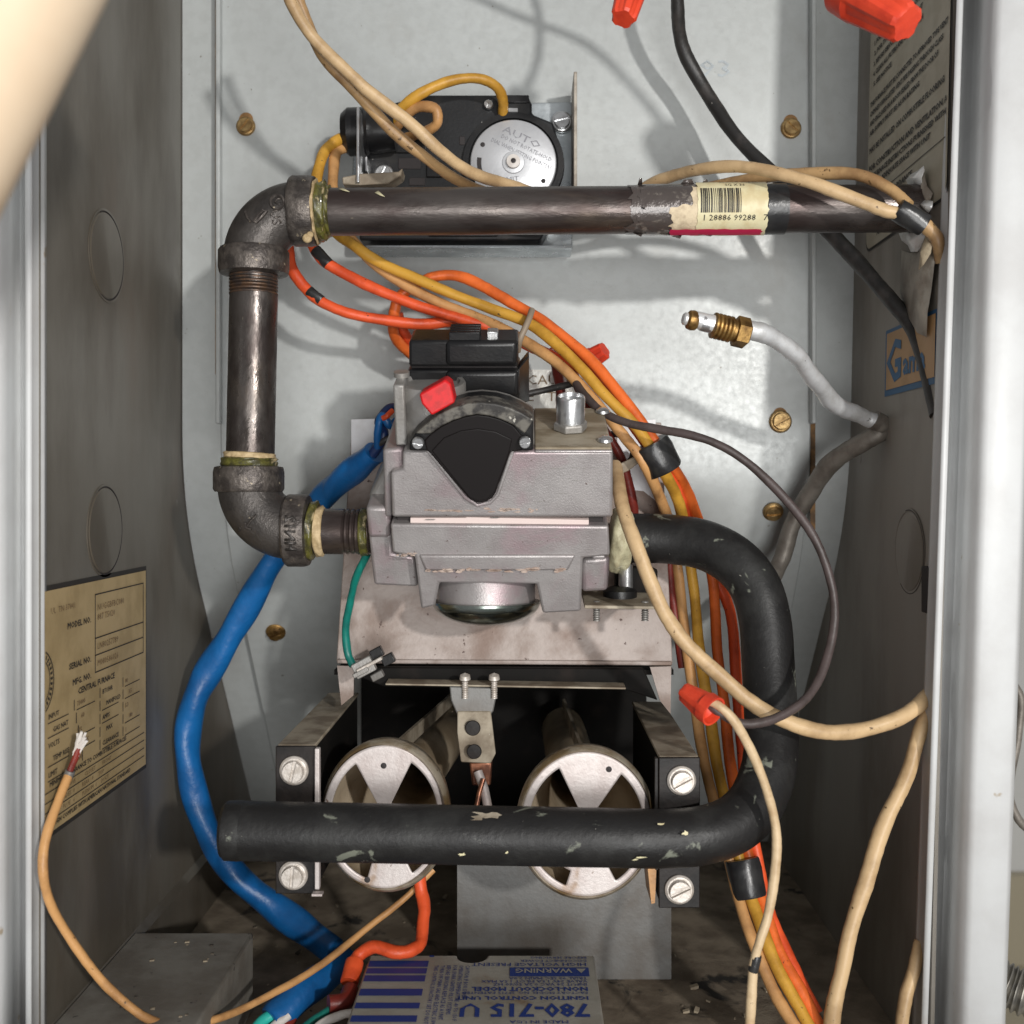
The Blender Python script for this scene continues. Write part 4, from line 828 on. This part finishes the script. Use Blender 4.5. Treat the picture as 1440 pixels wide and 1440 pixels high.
# aluminium pilot tube
at = thing('pilot_tube', 'bare aluminium pilot tube with a brass nut hanging open on the right', 'gas tube', P(1045, 465, .46))
wire('tube', '', '', [(968,450,.455),(1010,456,.455),(1060,466,.458),(1095,480,.464),(1125,505,.472),(1148,538,.482),(1165,558,.492),(1190,577,.502),(1215,587,.508),(1233,592,.510)], 25, 'alu', parent=at)
wire('tube', '', '', [(1228,590,.509),(1240,596,.5105),(1238,606,.512),(1222,617,.515),(1195,632,.522),(1165,657,.533),(1138,692,.545),(1116,737,.553),(1096,790,.556),(1070,845,.545),(1050,880,.535)], 26, 'aludull', parent=at)
axn = (P(1045, 466, .456)-P(975, 449, .452)).normalized()
def ring(x, y, dd, prof, m, name, seg=32): mb = MB(); mb.lathe(prof, P(x, y, dd), axn, seg); return mb.build(name, M[m], at)
q = px(1, .455)
ring(966, 449, .454, [(7*q,-6*q),(9*q,-4*q),(9*q,0)], 'alu', 'tube_end')
ring(967, 449, .454, [(8*q,-2*q),(13*q,1*q),(14.5*q,7*q),(13*q,13*q),(8*q,17*q)], 'brass', 'ferrule')
ring(986, 453, .454, [(12*q,0),(12.5*q,2*q),(12.5*q,16*q),(11*q,18*q)], 'bright', 'sleeve')
pr = [(12*q, 0)]
for k in range(5): pr += [(18.5*q, (2+6*k)*q), (18.5*q, (4.5+6*k)*q), (16*q, (6*k+6)*q)]
ring(1001, 457, .4545, pr+[(17*q, 34*q)], 'brass', 'thread')
ring(1033, 465, .4555, [(12*q,0),(22*q,0.5*q),(22*q,18*q),(19*q,20*q),(13*q,20*q)], 'brass', 'hex_nut', 6)
# fan control loops
wire('yellow_wire', 'large yellow wire loop arching over the top of the fan control', 'wire', [(552,170,.525),(566,152,.517),(595,130,.513),(635,113,.515),(672,110,.518),(698,123,.522),(708,142,.528),(707,160,.535)], 14.5, 'yellow', 'yellow loops at the fan control')
wire('yellow_wire', 'small amber wire loop curling beside the black control body', 'wire', [(558,178,.526),(575,158,.518),(598,149,.514),(614,156,.513),(614,173,.515),(596,186,.522),(572,194,.534)], 14.5, 'tan', 'yellow loops at the fan control')
wire('yellow_wire', 'yellow wire curving down left of the control behind the top elbow', 'wire', [(492,192,.528),(474,198,.522),(458,211,.518),(449,232,.512),(446,262,.508),(455,300,.506),(475,330,.505),(498,345,.504),(545,375,.504),(615,405,.503),(690,433,.502),(750,459,.498),(800,500,.492),(848,552,.487),(893,600,.484),(925,646,.483),(951,700,.50),(966,758,.516),(975,830,.516),(985,920,.506),(998,1010,.496),(1012,1090,.482),(1030,1170,.470),(1050,1243,.462),(1072,1310,.45),(1098,1370,.44),(1128,1425,.432),(1155,1470,.425)], 16, 'yellow')
wire('tan_wire', 'tan wire curving beside the yellow one and down through the tape bands', 'wire', [(490,205,.528),(474,215,.522),(468,240,.515),(469,270,.509),(480,315,.508),(505,350,.508),(545,384,.508),(610,422,.507),(690,455,.505),(735,478,.50),(785,512,.493),(835,562,.488),(875,612,.485),(908,655,.484),(931,705,.502),(946,760,.518),(957,830,.518),(967,920,.508),(980,1010,.498),(995,1090,.483),(1015,1170,.471),(1035,1246,.463),(1055,1313,.451),(1083,1385,.44),(1112,1432,.432),(1140,1475,.425)], 15.5, 'tan')
wire('orange_wire', 'orange wire with scorched upper end leaving the top elbow to the right', 'wire', [(432,330,.505),(447,357,.503),(470,377,.503),(520,403,.503),(575,425,.504),(640,446,.505),(700,466,.506),(760,492,.504),(815,520,.50)], 15.5, 'orange')
wire('orange_wire', 'lower orange wire sagging from the top elbow with a dark burn', 'wire', [(404,345,.505),(412,378,.503),(430,407,.503),(458,427,.503),(500,443,.504),(550,452,.507),(600,455,.51),(650,452,.512),(700,461,.512)], 15.5, 'orange')
o = band(None, (434,409,.5025), (452,423,.5025), 15.6, 'elec', 'burn_mark', lump=.06); tag(o, 'black burn mark on the sagging lower orange wire', 'burn mark')
for (a, b) in (((443,351,.5025),(462,372,.5022)),):
    o = band(None, a, b, 17, 'elec', 'scorch_wrap'); tag(o, 'black scorched wrap on the orange wire below the top elbow', 'wire wrap')
wire('orange_wire', 'looped orange wire curling round above the black connector', 'wire', [(585,505,.53),(565,487,.525),(553,462,.518),(556,432,.514),(572,408,.513),(600,393,.512),(640,388,.511),(680,402,.509),(725,430,.506),(770,455,.502),(815,492,.497),(860,540,.491),(900,592,.487),(935,640,.486),(965,690,.505),(990,755,.519),(1003,830,.519),(1010,920,.509),(1020,1010,.499),(1030,1090,.484),(1045,1170,.472),(1062,1240,.464),(1085,1310,.452),(1112,1370,.442),(1142,1425,.434),(1170,1475,.426)], 16, 'orange2')
wire('orange_wire', 'inner orange wire dropping behind the loop to the black connector', 'wire', [(560,440,.522),(566,466,.525),(580,486,.53),(596,500,.54)], 15, 'orange')
wire('orange_wire', 'outermost orange wire of the bundle curving under the manifold bend', 'wire', [(800,495,.505),(850,545,.50),(895,605,.494),(927,650,.49),(958,700,.507),(975,755,.522),(1000,800,.523),(1024,850,.521),(1033,920,.511),(1040,1010,.501),(1046,1090,.486),(1058,1170,.473),(1070,1238,.466),(1092,1308,.454),(1120,1370,.444),(1150,1425,.436)], 16, 'orange')
wire('dark_red_wire', 'dark red wire dropping behind the aluminium plug on the valve', 'wire', [(775,490,.53),(784,520,.53),(788,560,.525),(790,600,.522)], 14, 'darkred')
wire('dark_red_wire', 'dark red wire passing under the black tape down behind the manifold', 'wire', [(800,510,.52),(820,560,.51),(850,605,.505),(875,650,.508),(887,690,.512),(893,740,.516),(905,800,.517)], 13.5, 'darkred')
wire('dark_red_wire', 'dark red wire at the inner edge of the bundle below the manifold', 'wire', [(905,640,.50),(925,690,.512),(937,740,.521),(942,800,.521),(950,870,.516),(960,940,.512)], 13, 'darkred')
t1 = band(None, (915,622,.4845), (937,662,.4865), 50, 'elec', 'tape_wrap', 28, .05); tag(t1, 'black tape wrap round the wire bundle right of the valve', 'tape wrap', 'tape wraps on the wire bundle')
t2 = band(None, (1043,1208,.465), (1055,1262,.461), 48, 'elec', 'tape_wrap', 28, .03); tag(t2, 'black tape wrap round the wire bundle under the manifold bend', 'tape wrap', 'tape wraps on the wire bundle')
mb = MB(); mb.tube(smooth_path(PP([(748,436,.494),(744,448,.489),(738,462,.487),(731,478,.487),(728,494,.492)])), px(4.5,.49), 10); tag(mb.build('cable_tie', M['tie'], None, smooth=60), 'thin grey brown tie round the wires above the black connector', 'cable tie')
# black / brown lead to the red connector
wire('black_wire', 'thin black wire running from the black connector across the pale label', 'wire', [(730,556,.50),(765,549,.50),(800,541,.497),(812,536,.494)], 9, 'blackw')
wire('brown_wire', 'long brown black wire looping right past the manifold into the red connector', 'wire', [(806,533,.492),(822,556,.482),(850,580,.474),(885,596,.467),(925,604,.462),(970,611,.457),(1010,625,.454),(1055,654,.452),(1100,697,.449),(1140,748,.446),(1164,800,.444),(1173,850,.442),(1168,905,.438),(1152,955,.431),(1125,990,.423),(1085,1013,.417),(1045,1017,.414),(1012,1002,.413),(998,990,.414)], 12.5, 'brownw')
wire('black_wire', 'short black loop of wire behind the top right corner of the valve', 'wire', [(855,610,.51),(875,612,.50),(888,628,.497),(888,645,.5),(872,660,.505)], 9, 'blackw')
# tan clip under the black tape
mb = MB(); mb.prism(PP([(866,655,.492),(892,642,.492),(900,650,.492),(884,662,.492),(870,668,.492)]), (0, .004, 0)); tag(mb.build('wire_clip', M['rail'], None, bevel=.0004), 'small bent tan clip between the valve corner and the tape', 'clip')
# long pale wires
wire('beige_wire', 'long beige wire sweeping from the valve outlet across the manifold to the right edge', 'wire', [(866,655,.482),(869,680,.462),(876,712,.45),(892,760,.441),(910,810,.438),(935,860,.436),(968,908,.434),(1010,950,.432),(1060,990,.431),(1110,1015,.432),(1160,1029,.434),(1210,1028,.437),(1255,1014,.440),(1292,990,.444),(1315,970,.447)], 20, 'beige', taper=1.1)
wire('beige_wire', 'thick beige wire hanging down the lower right beside the door post', 'wire', [(1310,985,.446),(1295,1030,.444),(1278,1082,.441),(1252,1140,.436),(1228,1205,.431),(1208,1270,.428),(1190,1335,.426),(1176,1400,.425),(1168,1470,.424)], 22, 'beige')
wire('beige_wire', 'short beige wire end showing at the foot of the right door post', 'wire', [(1296,1325,.444),(1284,1365,.441),(1272,1415,.438),(1262,1475,.436)], 19, 'beige')
pw = wire('cream_wire', 'pale cream wire hanging from the lower red connector to the bottom edge', 'wire', [(990,984,.4135),(1010,992,.411),(1030,1010,.41),(1052,1048,.411),(1072,1092,.412),(1086,1140,.413),(1092,1185,.413),(1090,1230,.412),(1080,1285,.411),(1068,1325,.41),(1060,1360,.41),(1056,1400,.41),(1054,1470,.41)], 13.5, 'pale')
band(pw, (1064,1343,.41), (1059,1366,.41), 15, 'elec', 'tape_band')
fw = wire('frayed_wire', 'orange tan wire with a frayed white end looping along the lower left', 'wire', [(97,1090,.413),(80,1130,.405),(66,1175,.397),(60,1220,.393),(68,1262,.396),(92,1310,.401),(125,1357,.405),(165,1400,.409),(205,1432,.413),(245,1441,.42),(290,1436,.43),(340,1420,.445),(400,1388,.46),(460,1350,.475),(520,1303,.49),(570,1262,.50),(610,1222,.505)], 12.5, 'tan', taper=.85)
mb = MB(); mb.tube(smooth_path(PP([(96,1092,.413),(100,1080,.4135),(106,1066,.414),(111,1052,.4145)])), px(4.5,.42), 10); mb.build('bare_core', M['darkred'], fw)
mb = MB(); rnd = random.Random(4)
for k in range(16):
    a = P(106+rnd.uniform(-3, 4), 1062+rnd.uniform(-6, 4), .414); b = P(116+rnd.uniform(-7, 8), 1036+rnd.uniform(-10, 8), .4145+rnd.uniform(-.002, .002)); mb.tube([a, (a+b)/2+Vector((rnd.uniform(-.0006, .0006), 0, 0)), b], px(1.9,.42), 6)
mb.build('frayed_strands', M['white'], fw)
band(fw, (95,1088,.4178), (99,1097,.4178), 14, 'shield', 'crimp') if False else band(fw, (99,1084,.4132), (95,1094,.413), 14, 'shield', 'crimp')
# green earth wire and terminal
gw = wire('green_wire', 'green earth wire curving down left of the valve to a spade terminal', 'wire', [(516,780,.47),(505,802,.474),(494,838,.482),(487,880,.488),(488,915,.49),(497,936,.489)], 11, 'green')
t = thing('spade_terminal', 'tarnished spade terminal clip on the left corner of the burner hood', 'terminal', P(525, 945, .487)); ang = math.radians(28)
def tb_(x, y, w_, h_, dd, m, name): mb = MB(); a1 = Vector((math.cos(ang), 0, math.sin(ang))); a2 = Vector((-math.sin(ang), .1, math.cos(ang))); mb.obox(P(x, y, dd), a1*px(w_/2, dd), Vector((0, .002, 0)), a2*px(h_/2, dd)); mb.build(name, M[m], t, bevel=.0004)
tb_(512, 938, 30, 22, .486, 'castgrey', 'barrel'); tb_(520, 934, 40, 5, .4845, 'whitemet', 'edge'); tb_(508, 945, 24, 7, .4842, 'castgrey', 'crimp'); tb_(531, 950, 18, 10, .485, 'shield', 'tab'); tb_(530, 918, 18, 14, .489, 'blackp', 'boot'); tb_(546, 927, 18, 14, .489, 'blackp', 'boot')
# red spark lead with its boot
sl = wire('spark_lead', 'thick orange red spark lead dropping to the ignition control box', 'cable', [(588,1225,.50),(594,1258,.498),(596,1290,.492),(592,1322,.485),(578,1338,.479),(556,1338,.477),(530,1332,.478),(508,1340,.478),(498,1358,.474),(492,1378,.468)], 18, 'orange')
band(sl, (499,1352,.475), (491,1382,.467), 26, 'orange', 'boot')
mb = MB(); mb.tube(smooth_path(PP([(493,1392,.463),(485,1408,.455),(462,1412,.452)])), px(12,.457), 16); tag(mb.build('red_sleeve', M['darkred'], None, smooth=60), 'dark red plastic sleeve at the left edge of the control box', 'connector')
# blue sleeve
bs = thing('blue_sleeve', 'bright blue plastic sleeve running from the valve down the left side', 'cable sleeve', P(390, 1250, .55))
def sleeve(pts, wpx, parent=bs, name='sleeve', m='blue', tw=.12):
    v = smooth_path(PP(pts), 10); rs = [px(w_/2, 1.0) for w_ in wpx]; n = len(v)
    dm = [p.y for p in v]; rr_ = []
    for i in range(n):
        t_ = i/(n-1)*(len(wpx)-1); j = min(int(t_), len(wpx)-2); w_ = wpx[j]+(wpx[j+1]-wpx[j])*(t_-j); rr_.append(px(w_/2, dm[i]))
    mb = MB(); mb.tube(v, rr_, 24, rad=lambda i, w: 1+tw*math.sin(2*w+i*.11)*math.sin(i*.23+1)); return mb.build(name, M[m], parent, smooth=70)
sleeve([(528,636,.492),(505,655,.498),(480,676,.51),(455,698,.52),(428,732,.53),(402,765,.535),(375,803,.54),(345,858,.545),(317,905,.548),(290,950,.55),(272,990,.55),(264,1035,.55),(267,1085,.55),(281,1140,.552),(305,1195,.555),(340,1238,.558),(385,1275,.558),(430,1308,.55),(470,1338,.54)], [36,38,34,30,30,36,34,40,38,34,34,36,38,40,34])
sleeve([(490,1352,.50),(465,1368,.49),(430,1393,.475),(395,1424,.465),(382,1436,.462)], [36,40,44,46])
for (a, b, m, w_) in (((395,1420,.463),(350,1462,.452),'teal',16),((405,1428,.461),(372,1470,.45),'white',13),((412,1432,.463),(396,1475,.45),'darkred',12)):
    o = wire({'teal':'teal_wire','white':'white_wire','darkred':'red_wire'}[m], {'teal':'teal wire emerging from the cut end of the blue sleeve','white':'white wire emerging from the cut end of the blue sleeve','darkred':'dark red wire emerging from the cut end of the blue sleeve'}[m], 'wire', [a, ((a[0]+b[0])/2-6, (a[1]+b[1])/2-3, (a[2]+b[2])/2), b], w_, m)
wire('green_wire', 'dark green wire reaching from the bottom edge to the dark red sleeve', 'wire', [(420,1452,.452),(445,1432,.452),(470,1415,.452)], 11, 'green')
wire('white_wire', 'white wire lying at the bottom edge left of the control box', 'wire', [(430,1460,.444),(455,1438,.446),(480,1428,.447),(496,1424,.446)], 12, 'white')
wire('navy_wire', 'twisted navy wire knot above the upper end of the blue sleeve', 'wire', [(560,572,.49),(545,578,.486),(533,592,.484),(540,606,.487),(535,622,.488),(524,640,.49)], 14, 'navy')
wire('navy_wire', 'second navy wire twisting into the blue sleeve beside the regulator', 'wire', [(560,590,.488),(548,598,.483),(538,585,.482),(531,604,.484),(532,630,.488)], 11, 'blue')
wire('orange_wire', 'tiny orange wire end among the navy wires left of the regulator', 'wire', [(552,578,.482),(545,584,.480),(538,588,.481)], 8, 'orange')
wire('black_wire', 'short black wire from the valve shoulder into the blue sleeve', 'wire', [(556,612,.486),(540,620,.486),(528,630,.489)], 9, 'blackw')
# wire connectors
def nut(label, tip, opn, rt, ro, group='orange red twist on wire connectors'):
    a, b = P(*tip), P(*opn); ax = b-a; L = ax.length; rt = px(rt, tip[2]); ro = px(ro, opn[2]); mb = MB(); n = 14; prof = []
    prof = [(0, 0), (rt*.85, 0), (rt, L*.04)]+[(rt+(ro*.9-rt)*k/6, L*(.04+.66*k/6)) for k in range(1, 7)]+[(ro, L*.74), (ro, L), (ro*.86, L*1.0), (ro*.8, L*.8), (0, L*.55)]
    nn = len(prof)
    mb.lathe(prof, a, ax, 60, rad=lambda j, w: 1+(.075*math.copysign(min(1, abs(math.sin(5*w))*3), math.sin(5*w)) if 1 <= j <= 8 else 0))
    return tag(mb.build('wire_connector', M['nut'], None, smooth=30), label, 'wire connector', group)
nut('orange red wire connector hanging on the cream wire in front of the manifold', (962,972,.419), (1004,1001,.408), 13, 22)
nut('orange red wire connector at the top edge left of the black cable', (876,27,.44), (895,-38,.45), 17.5, 23)
nut('large orange red wire connector overlapping the warning label at top right', (1276,34,.40), (1190,-18,.42), 27, 38)
nut('orange red wire connector tucked behind the yellow wires above the valve', (851,492,.52), (828,506,.525), 12, 15)
# the wires those upper connectors hang on (they loop above the opening and throw the shadows on the back plate)
wire('grey_wire', 'wire rising out of view from the connector at the top edge', 'wire', [(886,-20,.449),(900,-80,.46),(860,-150,.475),(760,-170,.485),(640,-150,.49)], 14, 'beiged')
wire('grey_wire', 'wire rising out of view from the connector over the warning label', 'wire', [(1215,-8,.419),(1130,-60,.43),(1000,-110,.45),(850,-120,.47),(700,-160,.48)], 14, 'blackw')

# ------------------------------------------------------------------ foreground and surroundings
mb = MB(); n0 = Vector((-.883, 0, .467)); c0 = P(70, 132, .2)+n0*.0135
dv = Vector((.467, 0, .883)); dv = Vector((.467, -.05, .883)).normalized()
mb.tube([c0+dv*t_ for t_ in (-.09, -.06, -.03, 0, .03, .06, .10)], [.0132, .0134, .0135, .0135, .0136, .0136, .0136], 40); tag(mb.build('beige_tube', M['beigetube'], None, smooth=70), 'blurred pale beige tube crossing the upper left corner in front', 'tube')
fc = thing('flexible_conduit', 'ribbed grey flexible conduit outside the cabinet at the lower right edge', 'conduit', P(1425, 1420, .55))
pts = smooth_path(PP([(1385,1368,.56),(1420,1388,.555),(1455,1402,.55),(1500,1410,.55)]), 24); mb = MB()
mb.tube(pts, [px(33+3.2*math.sin(k*1.05), .55)*.9 for k in range(len(pts))], 24); mb.build('hose', M['conduit'], fc, smooth=60)
wire('grey_cable', 'grey brown cable behind the right door post against the white wall', 'cable', [(1424,960,.56),(1436,985,.56),(1432,1030,.56),(1424,1080,.56),(1420,1120,.56),(1432,1152,.56),(1452,1172,.56)], 11, 'aludull')
